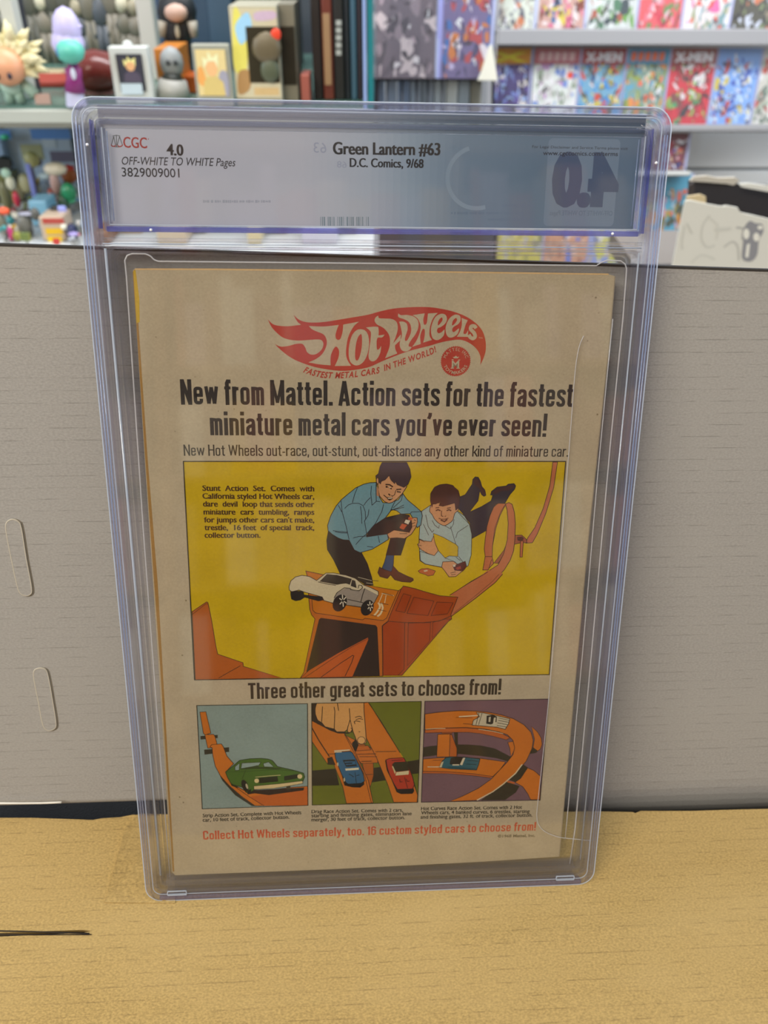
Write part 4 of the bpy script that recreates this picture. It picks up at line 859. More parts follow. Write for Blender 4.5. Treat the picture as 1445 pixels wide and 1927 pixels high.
# ---- small pictures
s1 = Art(cG, base=BASEP, gain=G)
s1.poly([(60, 335), (1275, 315), (1280, 1432), (120, 1470)], '76857E')
s1.poly([(100, 672), (290, 658), (290, 694), (102, 710)], '2E2A1C'); s1.poly([(140, 822), (415, 794), (416, 845), (145, 876)], '2E2A1C')
OG = 'AC6018'
s1.shape([(93, 408), (160, 405), (215, 640), (150, 660), (132, 640)], OG, LN, .24)
s1.shape([(148, 656), (245, 652), (262, 680), (282, 755), (230, 800), (180, 805)], OG, LN, .24)
s1.shape([(205, 790), (225, 765), (330, 757), (352, 790), (390, 890), (465, 975), (380, 1062), (430, 1185), (620, 1290), (1100, 1235), (1275, 1222), (1280, 1432), (700, 1438), (560, 1340), (420, 1220), (320, 1110), (262, 1000), (235, 880), (228, 800)], OG, LN, .26)
s1.poly([(1275, 1230), (1280, 1432), (780, 1438), (640, 1340), (1100, 1260)], 'A2521A')
s1.poly([(300, 1080), (420, 1225), (560, 1345), (700, 1440), (665, 1440), (480, 1320), (340, 1160)], '2E2A1C'); s1.stroke([(440, 1200), (640, 1340), (800, 1438)], .24, LN)
s1.poly([(600, 1270), (1240, 1235), (1232, 1268), (1080, 1288), (850, 1320), (700, 1300), (620, 1312)], '2A1E14')
GR = '3E5A1C'
s1.shape([(375, 1065), (420, 1030), (470, 990), (530, 938), (640, 920), (760, 915), (840, 922), (890, 940), (945, 1005), (1130, 1048), (1232, 1078), (1246, 1120), (1222, 1172), (690, 1262), (640, 1300), (600, 1288), (565, 1235), (440, 1200), (400, 1130)], GR, '1E240E', .3)
for w_ in ([(555, 968), (765, 958), (735, 1000), (545, 1028)], [(790, 972), (850, 955), (905, 1010), (800, 1008)], [(478, 1008), (530, 968), (525, 1045), (482, 1048)]): s1.poly(w_, '7C8C84'); s1.stroke(w_, .22, '24240E', closed=True)
s1.poly([(690, 1000), (730, 990), (745, 1010), (1000, 1020), (960, 1035), (700, 1030), (550, 1035), (548, 1025)], '2C3A14')
s1.poly([(742, 1130), (945, 1112), (955, 1170), (745, 1190)], '20220E'); s1.poly([(1018, 1112), (1180, 1085), (1190, 1130), (1022, 1162)], '20220E')
s1.stroke([(705, 1122), (860, 1108), (980, 1100)], .3, 'A89C6C')
s1.poly(ell(718, 1162, 25, 24), 'C0AC7C'); s1.poly(ell(1192, 1114, 27, 25), 'C0AC7C')
s1.shape([(686, 1220), (960, 1195), (1222, 1162), (1226, 1190), (1090, 1215), (900, 1245), (690, 1258)], 'B8A476', LN, .2)
s1.poly(ell(588, 1215, 34, 68, -.35), '201C12'); s1.poly(ell(610, 1222, 12, 30, -.3), 'A09478'); s1.poly([(615, 1270), (660, 1250), (650, 1300), (620, 1308)], '1E1A12'); s1.poly([(1040, 1222), (1090, 1215), (1085, 1250), (1055, 1262)], '3A3626')
s1.poly([(430, 1185), (520, 1235), (500, 1240), (440, 1215)], '24240E'); s1.stroke([(600, 1035), (560, 1140)], .2, '1E2C0E'); s1.stroke([(380, 1065), (540, 1062), (900, 1040), (1130, 1050)], .18, '24340E')
s1.stroke([(60, 335), (1275, 315), (1280, 1432), (120, 1470)], .3, '2A2618', closed=True)
s1.obj('small_picture', INK, comic)
s2 = Art(cH, base=BASEP, gain=G)
s2.poly([(98, 140), (1340, 118), (1300, 1262), (105, 1292)], '5A5E16')
s2.poly([(100, 905), (370, 880), (412, 1070), (102, 1076)], '2A2414'); s2.poly([(760, 880), (890, 860), (955, 1010), (770, 1040)], '2A2414'); s2.poly([(1180, 800), (1315, 778), (1310, 935), (1225, 945)], '2A2414')
s2.shape([(660, 770), (795, 770), (800, 900), (800, 960), (765, 1085), (730, 1050), (690, 900)], '985018', LN, .24)
s2.shape([(600, 560), (760, 640), (830, 710), (850, 815), (660, 822), (560, 690), (430, 480)], 'A85C1C', LN, .24)
s2.shape([(688, 135), (740, 130), (900, 370), (1120, 735), (1200, 900), (1300, 1180), (1292, 1262), (1028, 1262), (960, 1060), (830, 750), (700, 500)], OG, LN, .26)
s2.shape([(100, 335), (180, 380), (470, 480), (560, 620), (640, 800), (740, 1010), (795, 1268), (492, 1275), (450, 1080), (320, 760), (282, 832), (100, 570)], OG, LN, .26)
s2.stroke([(102, 420), (180, 560), (300, 745)], .5, '30200E'); s2.poly([(275, 760), (330, 745), (370, 840), (280, 835)], '2A2010'); s2.stroke([(470, 490), (590, 720), (700, 960), (775, 1268)], .24, LN)
s2.stroke([(290, 716), (370, 712)], .3, LN); s2.stroke([(610, 718), (830, 712)], .3, LN); s2.stroke([(640, 745), (840, 745)], .25, LN); s2.stroke([(660, 800), (780, 796)], .35, LN); s2.stroke([(820, 690), (1058, 684)], .3, LN); s2.stroke([(710, 948), (795, 945)], .25, LN)
s2.stroke([(750, 140), (1000, 540), (1130, 745), (1240, 980), (1295, 1170)], .24, LN); s2.stroke([(1100, 700), (1180, 830), (1235, 980)], .35, '9A8410')
s2.shape([(620, 620), (740, 620), (770, 668), (600, 680)], 'A0541C', LN, .25); s2.poly([(555, 590), (600, 545), (630, 610), (600, 690), (570, 650)], '201A10')
s2.poly([(98, 140), (170, 140), (160, 330), (240, 375), (350, 425), (490, 470), (545, 468), (520, 485), (400, 482), (310, 450), (200, 392), (100, 340)], '2A2014')
SK = 'B4844A'
s2.shape([(155, 139), (690, 133), (692, 230), (706, 400), (718, 560), (712, 590), (665, 606), (620, 596), (580, 490), (560, 440), (535, 470), (510, 468), (500, 440), (470, 462), (380, 462), (355, 430), (250, 405), (215, 360), (165, 330), (140, 260), (138, 200)], SK, LN, .3)
for s_ in ([(222, 175), (212, 350)], [(352, 180), (362, 230), (355, 430)], [(390, 140), (405, 225)], [(525, 195), (535, 320), (500, 440)], [(535, 330), (570, 470)], [(540, 420), (560, 425), (548, 470)], [(590, 300), (640, 285), (668, 300)], [(598, 325), (640, 312), (680, 322)], [(575, 350), (600, 338), (650, 348)], [(580, 345), (590, 375)], [(630, 462), (650, 462)], [(508, 400), (505, 440)]): s2.stroke(s_, .32, '2A1C10', tf=cH)
s2.shape(ell(662, 560, 44, 42), 'BC9058', LN, .26)
s2.poly([(380, 740), (440, 960), (470, 1070), (560, 1092), (650, 1095), (695, 1060), (690, 1000), (600, 1000), (420, 740)], '14120E')
s2.shape([(362, 705), (380, 695), (535, 684), (560, 700), (605, 780), (680, 935), (698, 1020), (660, 1045), (515, 1055), (490, 1040), (440, 950), (400, 850), (368, 760)], '2C5470', '14140E', .3)
s2.stroke([(355, 680), (530, 668)], .6, 'B8AC8C'); s2.stroke([(358, 694), (440, 690)], .4, 'B8AC8C')
s2.poly([(448, 782), (590, 775), (612, 850), (490, 860)], '1A1E20'); s2.poly([(470, 800), (590, 795), (600, 830), (490, 840)], '2C5470'); s2.stroke([(480, 820), (560, 816)], .6, '16181A'); s2.poly([(478, 880), (632, 868), (632, 892), (485, 902)], 'C0B898')
s2.stroke([(590, 920), (605, 1050)], .25, '14140E'); s2.stroke([(520, 940), (550, 955), (575, 975)], .35, '14140E'); s2.stroke([(605, 960), (640, 950)], .35, '14140E'); s2.poly(ell(394, 830, 9, 22), 'A89C7C'); s2.poly(ell(468, 1005, 9, 22), 'A89C7C')
s2.poly([(930, 790), (960, 770), (1010, 980), (1060, 1100), (1250, 1100), (1262, 1130), (1240, 1165), (1110, 1168), (1060, 1145), (1000, 1000), (950, 900)], '14100C')
s2.shape([(940, 780), (980, 765), (1140, 756), (1190, 840), (1240, 970), (1262, 1060), (1245, 1108), (1070, 1115), (1040, 1070), (985, 960), (955, 870)], '98301A', '14100C', .3)
s2.poly([(1010, 830), (1040, 805), (1175, 800), (1205, 900), (1060, 915), (1030, 900)], '2A2614'); s2.poly([(1058, 920), (1200, 903), (1196, 946), (1048, 958)], 'B8AC84'); s2.poly([(1008, 855), (1020, 850), (1050, 915), (1042, 945)], 'A89C70')
s2.stroke([(1150, 975), (1185, 1100)], .25, '1C100C'); s2.stroke([(1095, 1000), (1100, 1030), (1130, 1028)], .3, '1C100C'); s2.stroke([(1170, 995), (1180, 1025), (1210, 1020)], .3, '1C100C'); s2.stroke([(1000, 790), (1130, 780)], .3, '3A140C')
s2.stroke([(98, 140), (1340, 118), (1300, 1262), (105, 1292)], .3, '2A2618', closed=True)
s2.obj('small_picture', INK, comic)
s3 = Art(cI, base=BASEP, gain=G)
s3.poly([(100, 100), (1300, 78), (1218, 1060), (65, 1080)], '644A50')
BK = '2E2818'
s3.poly([(85, 548), (160, 535), (220, 530), (220, 625), (85, 642)], BK); s3.poly([(400, 520), (520, 522), (640, 530), (780, 560), (935, 640), (915, 690), (800, 655), (640, 632), (405, 610)], BK)
s3.shape([(83, 662), (240, 650), (430, 645), (640, 655), (885, 690), (830, 765), (760, 832), (570, 805), (320, 785), (80, 782)], OG, LN, .26)
s3.stroke([(80, 800), (320, 802), (560, 822), (740, 845)], .3, LN)
s3.poly([(80, 785), (320, 787), (570, 808), (760, 834), (740, 843), (560, 820), (320, 802), (80, 800)], 'A0521E')
s3.poly([(380, 398), (420, 405), (422, 640), (400, 560)], BK)
s3.shape([(225, 422), (345, 418), (338, 640), (215, 642)], OG, LN, .26); s3.shape([(345, 418), (362, 425), (412, 560), (410, 640), (338, 640)], '9C5018', LN, .26); s3.shape([(250, 400), (290, 385), (370, 388), (365, 415), (270, 415)], '8C4616', LN, .22)
s3.shape([(1135, 345), (1195, 400), (1230, 460), (1238, 520), (1222, 565), (1195, 585), (1150, 550), (1165, 470)], OG, LN, .24); s3.poly([(1145, 548), (1195, 583), (1180, 602), (1115, 612)], BK)
s3.shape([(905, 500), (960, 490), (975, 560), (935, 640), (925, 560)], OG, LN, .22)
s3.poly([(1045, 708), (1100, 745), (1040, 850), (985, 890), (915, 862)], BK); s3.poly([(890, 880), (960, 905), (1020, 925), (985, 985), (880, 1060), (640, 1064)], BK)
s3.shape([(1098, 748), (1160, 775), (1222, 828), (1216, 1056), (1125, 1056), (1100, 1000), (1050, 930), (975, 888), (1030, 850)], OG, LN, .24)
s3.poly([(890, 868), (975, 888), (970, 905), (900, 888)], 'A0521E')
s3.shape([(100, 225), (250, 205), (430, 192), (600, 196), (720, 208), (850, 235), (960, 270), (1060, 328), (1130, 400), (1152, 480), (1140, 560), (1085, 680), (1000, 780), (860, 905), (760, 975), (605, 1062), (345, 1072), (470, 1020), (620, 945), (740, 860), (830, 765), (900, 690), (955, 620), (972, 550), (955, 480), (900, 425), (820, 398), (680, 370), (500, 355), (300, 360), (100, 378)], OG, LN, .28)
s3.shape([(100, 380), (300, 362), (500, 358), (680, 374), (820, 402), (930, 455), (890, 475), (760, 440), (640, 415), (520, 402), (300, 402), (100, 408)], 'A0521E', LN, .22)
s3.stroke([(110, 372), (200, 365), (300, 364)], .3, 'B0A080'); s3.stroke([(620, 372), (760, 392), (860, 415)], .3, 'B0A080'); s3.stroke([(605, 1062), (760, 978), (860, 905), (980, 800), (1045, 712)], .55, 'B8A888')
s3.stroke([(430, 250), (620, 238)], .5, 'B8AC90'); s3.stroke([(470, 318), (560, 325)], .25, LN); s3.stroke([(400, 258), (560, 262)], .22, LN)
s3.shape([(600, 208), (665, 212), (700, 220), (800, 240), (925, 270), (912, 320), (880, 372), (800, 352), (560, 332), (570, 285), (630, 250)], 'A89E84', '241E14', .3)
s3.poly([(700, 240), (760, 232), (800, 250), (795, 300), (740, 325), (695, 318)], '241E14'); s3.poly([(720, 255), (740, 250), (735, 300), (718, 300)], 'A89E84'); s3.poly([(770, 260), (790, 258), (782, 320), (760, 325)], 'B0A68C')
for s_ in ([(815, 262), (920, 285)], [(812, 285), (915, 305)], [(805, 310), (905, 328)], [(800, 335), (890, 350)], [(625, 210), (595, 330)], [(655, 215), (620, 330)]): s3.stroke(s_, .25, '241E14')
s3.stroke([(175, 675), (290, 672)], .22, LN); s3.stroke([(125, 738), (250, 738)], .4, 'B8AC90')
s3.shape([(300, 650), (350, 640), (480, 642), (635, 660), (620, 720), (600, 768), (340, 756), (240, 742), (262, 690)], '24505A', '141410', .3)
s3.poly([(350, 650), (400, 640), (480, 648), (455, 705), (430, 720), (340, 712)], '241E14'); s3.poly([(470, 650), (492, 650), (462, 722), (440, 715)], 'B8AC90'); s3.poly([(370, 712), (430, 712), (435, 724), (365, 724)], 'B8AC90'); s3.poly([(262, 690), (282, 685), (262, 742), (240, 742)], 'B0A484')
for s_ in ([(510, 675), (620, 682)], [(500, 710), (600, 715)], [(320, 740), (590, 755)]): s3.stroke(s_, .25, '101A1E')
s3.stroke([(100, 100), (1300, 78), (1218, 1060), (65, 1080)], .3, '2A2024', closed=True)
s3.obj('small_picture', INK, comic)

# ================================================================== THE SHOP BEHIND (out of focus)
RB = random.Random(7)
def pz(x, y, Y): return at_depth(x, y, Y)
def pbox(name, x0, y0, x1, y1, Y, d, m, parent=None, z0=None, bevel=0.0):
    """box whose front face fills the photo rectangle at distance Y"""
    ym = (y0 + y1) / 2; a, b = pz(x0, ym, Y).x, pz(x1, ym, Y).x; zt = pz((x0 + x1) / 2, y0, Y).z; zb = pz((x0 + x1) / 2, y1, Y).z if z0 is None else z0
    return box(name, a, b, Y, Y + d, zb, zt, m, parent, bevel=bevel)
def paint(hexc, rough=.45): return simple('paint_' + hexc + ('' if rough == .45 else '_%d' % int(rough * 100)), hexc, rough)
def ellip(bm, c, r, rot=None, sub=2):
    M = Matrix.Translation(c) @ (rot or Matrix.Identity(4)) @ Matrix.Diagonal((*r, 1))
    bmesh.ops.create_icosphere(bm, subdivisions=sub, radius=1, matrix=M)
def limb(bm, a, b, r0, r1):
    a, b = Vector(a), Vector(b); q = (b - a).to_track_quat('Z', 'Y').to_matrix().to_4x4()
    bmesh.ops.create_cone(bm, cap_ends=True, segments=10, radius1=r0, radius2=r1, depth=(b - a).length, matrix=Matrix.Translation((a + b) / 2) @ q)
# ---- display cabinet on the left: shelf, rail, posts, dark interior
YS = 1.25
zS = pz(70, 199, YS).z
cab = empty('display_cabinet', 'white-framed display cabinet with glass shelf, full of toys, at the left', 'cabinet', loc=(0, 0, 0))
xl, xr = pz(-260, 200, YS).x, pz(702, 200, YS).x
box('shelf', xl, xr, YS, YS + .62, zS - .012, zS, simple('green_edged_glass_shelf', '5E7F74', .2), cab)
zr = pz(70, 232, YS - .01).z
box('shelf_rail', xl, xr, YS - .012, YS + .01, zr, zS - .004, simple('shelf_rail_white', 'B9BDB2', .4), cab, bevel=.002)
box('rail_groove', xl, xr, YS - .0125, YS + .0, zr - .006, zr, simple('groove_dark', '77776C', .5), cab)
box('cabinet_back', xl, xr, 1.93, 1.95, floor_z + .002, .55, simple('cabinet_back_dark', '3B4148', .6), cab)
zL = pz(70, 492, 1.10).z
box('lower_shelf', xl, xr, 1.0, 1.86, zL - .02, zL, simple('cabinet_white', 'BFC3C4', .4), cab)
box('cabinet_base', xl, xr, 1.02, 1.90, floor_z + .002, zL - .02, simple('cabinet_white', 'BFC3C4', .4), cab)
for (xa, xb, Y, c) in ((8, 33, 1.30, 'C9CAC0'), (262, 292, 1.50, 'C6C6BE')):
    a, b = pz(xa, 60, Y).x, pz(xb, 60, Y).x
    box('post', a, b, Y, Y + .03, zS + .0005, .62, paint(c), cab, bevel=.002)
box('post', pz(34, 60, 1.33).x, pz(42, 60, 1.33).x, 1.33, 1.36, zS + .0005, .62, paint('33363C'), cab)
g_ = box('glass_side', pz(692, 100, 1.22).x, pz(702, 100, 1.22).x, 1.22, 1.84, zS + .0005, .62, simple('teal_glass_edge', '2E8A8E', .1), cab)
box('side_trim', pz(683, 100, 1.215).x, pz(689, 100, 1.215).x, 1.215, 1.23, zS + .0005, .62, simple('pale_blue_trim', '9DB4E4', .3), cab)
# ---- dim back rows inside the cabinet: figurines and small boxes
ORD = ['first', 'second', 'third', 'fourth', 'fifth', 'sixth', 'seventh', 'eighth', 'ninth', 'tenth', 'eleventh', 'twelfth', 'thirteenth', 'fourteenth', 'fifteenth', 'sixteenth']
back_cols = ['5A5A50', '6E6A5C', '4C5258', '7C7668', '8C8A78', '50565E', '6A5E54', '3E4A5C']
for i in range(16):
    x = -30 + i * 21; Y = 1.72; h = RB.uniform(.10, .26); w = .016; c = RB.choice(back_cols)
    p = pz(x, 100, Y)
    t = empty('figurine', 'dim toy figure in the dark back row of the cabinet, %s from the left' % ORD[i], 'figurine', loc=(p.x, Y, zS), group='dim toy figures at the back of the cabinet')
    bm = bmesh.new(); limb(bm, (-.008, 0, 0), (-.006, 0, h * .45), .007, .009); limb(bm, (.008, 0, 0), (.006, 0, h * .45), .007, .009); ellip(bm, (0, 0, h * .6), (.02, .013, h * .2))
    limb(bm, (-.02, 0, h * .72), (-.032, -.004, h * .42), .006, .005); limb(bm, (.02, 0, h * .72), (.032, -.004, h * .42), .006, .005)
    bm_obj('body', bm, paint(c), t, smooth=True); bm = bmesh.new(); ellip(bm, (0, 0, h * .9), (.014, .014, .018)); bm_obj('head', bm, paint(RB.choice(['B8AC90', '9C947C', 'CFC9B0'])), t, smooth=True)
for x0, y0, x1, y1, c, l in ((455, -30, 560, 190, '2E2C2A', 'tall near-black box behind the white toy box'), (300, -40, 330, 170, '2C4A6C', 'narrow dark blue box behind the black figure'), (395, -40, 440, 170, '3E5468', 'slate blue box left of the white toy box'), (340, -60, 395, 180, '34485C', 'dark blue-grey box behind the black figure')):
    b_ = pbox('toy_box', x0, y0, x1, y1, 1.62, .12, paint(c), None, z0=zS + .0005, bevel=.002); tag(b_, l, 'box')
# ---- spiky cream-haired chibi figure, far left
def at(x, y, Y): p = pz(x, y, Y); return (p.x, p.y, p.z)
t = empty('spiky_figurine', 'figurine with cream spiky hair and orange face at the far left', 'figurine', loc=(0, 0, 0)); Y = 1.27
k = 1.55 / 1600 * .9
bm = bmesh.new(); c0 = Vector(at(22, 115, Y)); 
for i in range(22):
    a = R(-25 + i * 10.8); ln = (.050 if i % 2 else .043)
    d = Vector((math.cos(a), .35 * ((i % 3) - 1), math.sin(a))).normalized(); limb(bm, c0 + d * .012, c0 + d * ln * .72, .0075, .0095); limb(bm, c0 + d * ln * .70, c0 + d * (ln + .008), .0095, .0008)
for i in range(10):
    a = R(-10 + i * 22); d = Vector((math.cos(a) * .8, -.5, math.sin(a) * .8)).normalized(); limb(bm, c0 + d * .012, c0 + d * .038, .009, .0008)
bm_obj('hair', bm, paint('E6DDB0', .4), t, smooth=True)
bm = bmesh.new(); ellip(bm, c0 + Vector((-.004, -.015, -.006)), (.030, .024, .028)); bm_obj('head', bm, paint('E0A27A', .4), t, smooth=True)
for dx in (-.012, .006):
    bm = bmesh.new(); ellip(bm, c0 + Vector((dx, -.037, -.016)), (.0035, .003, .005)); bm_obj('eye', bm, paint('2A2030'), t, smooth=True)
bm = bmesh.new(); b0 = Vector(at(22, 160, Y)); limb(bm, (b0.x - .008, Y, zS + .001), (b0.x - .006, Y, b0.z), .008, .008); limb(bm, (b0.x + .01, Y, zS + .001), (b0.x + .006, Y, b0.z), .008, .008); ellip(bm, b0, (.02, .014, .018)); limb(bm, b0 + Vector((-.014, 0, .008)), b0 + Vector((-.034, -.004, -.012)), .007, .008); limb(bm, b0 + Vector((.014, 0, .008)), b0 + Vector((.036, -.004, -.014)), .007, .009)
bm_obj('body', bm, paint('A9C4B2', .4), t, smooth=True)
# ---- lavender tall-haired bust doll
t = empty('tall_haired_doll', 'doll with tall lavender hair, teal face and purple dress', 'doll', loc=(0, 0, 0)); Y = 1.25
bm = bmesh.new(); ellip(bm, at(126, 56, Y), (.0215, .018, .031)); ellip(bm, at(128, 82, Y), (.025, .02, .024)); ellip(bm, at(146, 50, Y), (.007, .006, .004)); bm_obj('hair', bm, paint('C4BCE6', .4), t, smooth=True)
bm = bmesh.new(); ellip(bm, at(132, 97, Y - .012), (.022, .018, .018)); bm_obj('head', bm, paint('5FBFAA', .4), t, smooth=True)
bm = bmesh.new(); ellip(bm, at(112, 98, Y - .02), (.006, .005, .008)); bm_obj('flower', bm, paint('4E86B4'), t, smooth=True)
bm = bmesh.new(); limb(bm, at(141, 172, Y), at(138, 118, Y), .016, .007); limb(bm, at(131, 150, Y), at(127, 128, Y), .004, .005); limb(bm, at(150, 150, Y), at(147, 128, Y), .004, .005); bm_obj('dress', bm, paint('8C2E74', .4), t, smooth=True)
bm = bmesh.new(); ellip(bm, at(138, 139, Y - .012), (.004, .003, .009)); bm_obj('bib', bm, paint('DADCEA'), t, smooth=True)
bm = bmesh.new(); bd = at(141, 180, Y); bmesh.ops.create_cone(bm, cap_ends=True, segments=20, radius1=.016, radius2=.012, depth=bd[2] - zS + .01, matrix=Matrix.Translation((bd[0], Y, (bd[2] + .01 + zS) / 2 + .0005))); bm_obj('stand', bm, paint('C0C0D8'), t)
# ---- red packet lying along the shelf + cream one behind
b_ = pbox('red_packet', 42, 152, 208, 172, 1.42, .09, paint('A03A2C'), None, z0=zS + .0005, bevel=.003); tag(b_, 'long red packet lying on the shelf behind the lavender doll', 'packet')
b_ = box('cream_packet', pz(36, 145, 1.53).x, pz(118, 145, 1.53).x, 1.53, 1.58, zS + .0005, pz(80, 136, 1.53).z, paint('B5A583'), None, bevel=.002); tag(b_, 'cream packet behind the red one, right of the spiky figurine', 'packet')
t = empty('red_dish', 'dark red rounded dish beside the white framed card', 'dish', loc=(0, 0, 0)); bm = bmesh.new(); c0 = at(186, 158, 1.36); ellip(bm, (c0[0], c0[1], zS + .034), (.05, .04, .033)); bm_obj('bowl', bm, paint('6E2A22', .25), t, smooth=True)
b_ = box('price_ticket', pz(64, 180, 1.26).x, pz(93, 180, 1.26).x, 1.26, 1.264, zS + .0005, pz(78, 177, 1.26).z, paint('C9A89A'), None); tag(b_, 'small pinkish ticket lying low on the cabinet shelf edge', 'ticket')
# ---- card stands / boxes with pictures (plain invented pictures)
def art_on(name, x0, y0, x1, y1, Y, parent, draw, gain=1.6, m=None):
    ym = (y0 + y1) / 2; a, b = pz(x0, ym, Y).x, pz(x1, ym, Y).x; zt, zb = pz((x0 + x1) / 2, y0, Y).z, pz((x0 + x1) / 2, y1, Y).z
    w, h = (b - a) * 1000, (zt - zb) * 1000
    ar = Art(lambda u, v: (u * w, v * h), base=.4, dz=.12, gain=gain); draw(ar)
    return ar.obj(name, m or INK_BG, parent, Matrix.Translation((a, Y, zb)) @ Matrix.Rotation(R(90), 4, 'X'))
def figure_art(bg, hair, skin, body, extra=()):
    def d(ar):
        ar.poly([(0, 0), (1, 0), (1, 1), (0, 1)], bg)
        for pts, c in extra: ar.poly(pts, c, True)
        ar.poly([(.15, 0), (.2, .3), (.35, .42), (.65, .42), (.85, .3), (.9, 0)], body)
        ar.poly(ell(.5, .62, .2, .2), skin); ar.poly([(.25, .6), (.22, .85), (.38, .78), (.42, .97), (.55, .82), (.75, .92), (.72, .6), (.62, .75), (.4, .75)], hair)
    return d
t = empty('framed_card', 'small picture card in a thick white frame on the cabinet shelf', 'picture frame')
pbox('frame', 209, 88, 282, 178, 1.26, .02, paint('D2D6D0'), t, z0=zS + .0005, bevel=.002)
pbox('mount', 222, 102, 270, 172, 1.2575, .002, paint('2A2C30'), t)
art_on('picture', 224, 104, 268, 155, 1.2565, t, figure_art('34343C', 'C8C080', 'C09468', '4A4450')); pbox('caption_plate', 228, 157, 268, 178, 1.2565, .0008, paint('C8D8DE'), t)
bm = bmesh.new(); ellip(bm, at(240, 85, 1.27), (.008, .006, .007)); bm_obj('finial', bm, paint('D2D6D0'), t, smooth=True)
t = empty('orange_box', 'orange box with a grey skull-like face and pale grey plinth', 'box')
pbox('carton', 294, 91, 338, 178, 1.33, .09, paint('C47A2C'), t, z0=zS + .0005, bevel=.002)
bm = bmesh.new(); ellip(bm, at(323, 118, 1.315), (.019, .014, .024)); bm_obj('face', bm, paint('9AA0A2'), t, smooth=True)
for dx in (316, 330):
    bm = bmesh.new(); ellip(bm, at(dx, 118, 1.300), (.004, .003, .004)); bm_obj('eye', bm, paint('3A3E42'), t, smooth=True)
bm = bmesh.new(); limb(bm, (at(325, 178, 1.3)[0], 1.3, zS + .0005), at(325, 150, 1.3), .03, .022); bm_obj('plinth', bm, paint('A4A49E'), t, smooth=True)
bm = bmesh.new(); limb(bm, at(325, 152, 1.31), at(325, 138, 1.31), .02, .012); bm_obj('collar', bm, paint('20261F'), t, smooth=True)
b_ = pbox('red_wedge_box', 340, 143, 372, 180, 1.36, .06, paint('B85A1E'), None, z0=zS + .0005, bevel=.002); tag(b_, 'burnt-orange small box between the skull-faced box and the beige card', 'box')
t = empty('card_in_holder', 'beige picture card in a clear grey-edged holder', 'card')
pbox('holder', 365, 83, 434, 182, 1.24, .012, paint('A6A798'), t, z0=zS + .0005, bevel=.002)
art_on('picture', 371, 93, 427, 180, 1.2385, t, figure_art('C2B07C', 'D8D0A0', 'CFA070', 'B8A468', [([(0, .3), (.3, .2), (.2, .6), (.05, .6)], 'C89050'), ([(.7, .1), (1, .0), (1, .5), (.75, .5)], '8C8A94')]))
# black-clad action figure
t = empty('action_figure', 'tall black-clad action figure with bare pale hands', 'figurine'); Y = 1.45
bm = bmesh.new(); limb(bm, (at(322, 170, Y)[0], Y, zS + .0005), at(326, 78, Y), .011, .017); limb(bm, (at(352, 170, Y)[0], Y, zS + .0005), at(342, 78, Y), .011, .017); ellip(bm, at(333, 58, Y), (.026, .018, .035)); ellip(bm, at(333, 22, Y), (.034, .02, .034)); limb(bm, at(318, 15, Y), at(308, 45, Y), .012, .010); limb(bm, at(348, 15, Y), at(360, 45, Y), .012, .010); ellip(bm, at(333, 48, Y), (.03, .018, .034))
bm_obj('body', bm, paint('24262A'), t, smooth=True)
bm = bmesh.new(); ellip(bm, at(331, 24, Y - .022), (.020, .010, .014)); bm_obj('chest', bm, paint('C8A898'), t, smooth=True)
bm = bmesh.new(); ellip(bm, at(331, -12, Y), (.014, .014, .018)); bm_obj('head', bm, paint('BFA58C'), t, smooth=True)
for xa, xb in ((307, 306), (361, 366)):
    bm = bmesh.new(); limb(bm, at(xa, 40, Y - .01), at(xb, 70, Y - .01), .009, .006); bm_obj('forearm', bm, paint('A8A294'), t, smooth=True)
bm = bmesh.new(); ellip(bm, at(334, 60, Y - .02), (.004, .004, .011)); bm_obj('buckle', bm, paint('BDB9A4'), t, smooth=True)
# big white window box with toy inside
t = empty('window_box', 'large white toy box with clear window, red-orange round sticker', 'box'); Y = 1.25
pbox('carton', 437, 10, 526, 186, Y, .10, paint('AFAA94'), t, z0=zS + .0005, bevel=.002)
pbox('side', 526.5, 8, 557, 180, Y + .02, .08, paint('8C8674'), t, z0=zS + .0005)
pbox('window', 466, 50, 524, 156, Y - .002, .003, paint('3A3628', .2), t)
pbox('window', 529, 50, 556, 160, Y + .0185, .002, paint('322E24', .2), t)
def deco(ar):
    ar.poly([(0, 0), (1, 0), (1, 1), (0, 1)], 'B2A98C'); ar.poly([(.0, .35), (.08, .95), (.22, .95), (.32, .6), (.25, .3)], 'C4BC5C', True); ar.poly([(.2, .6), (.45, .78), (.38, .95), (.1, .8)], '8CB4D0', True); ar.poly([(.55, .86), (.95, .88), (.95, .96), (.55, .95)], 'B09AA8', True); ar.poly([(.05, .05), (.3, .1), (.35, .3), (.1, .3)], '98764C', True); ar.poly([(.4, .03), (.95, .03), (.95, .12), (.4, .12)], 'B49A6C')
art_on('printed_front', 438, 14, 525, 184, Y - .001, t, deco)
bm = bmesh.new(); ellip(bm, at(502, 90, Y - .006), (.023, .006, .022)); bm_obj('toy_head', bm, paint('6E6248'), t, smooth=True)
bm = bmesh.new(); ellip(bm, at(508, 132, Y - .006), (.015, .005, .018)); bm_obj('toy_body', bm, paint('5A6048'), t, smooth=True)
bm = bmesh.new(); ellip(bm, at(519, 65, Y - .008), (.008, .0015, .0085)); bm_obj('round_sticker', bm, paint('F04A2C'), t, smooth=True)
# red and white small figure box right of it
b_ = pbox('small_box', 566, 140, 583, 186, 1.27, .05, paint('B8685A'), None, z0=zS + .0005, bevel=.002); tag(b_, 'small pinkish-red box right of the large window box', 'box')
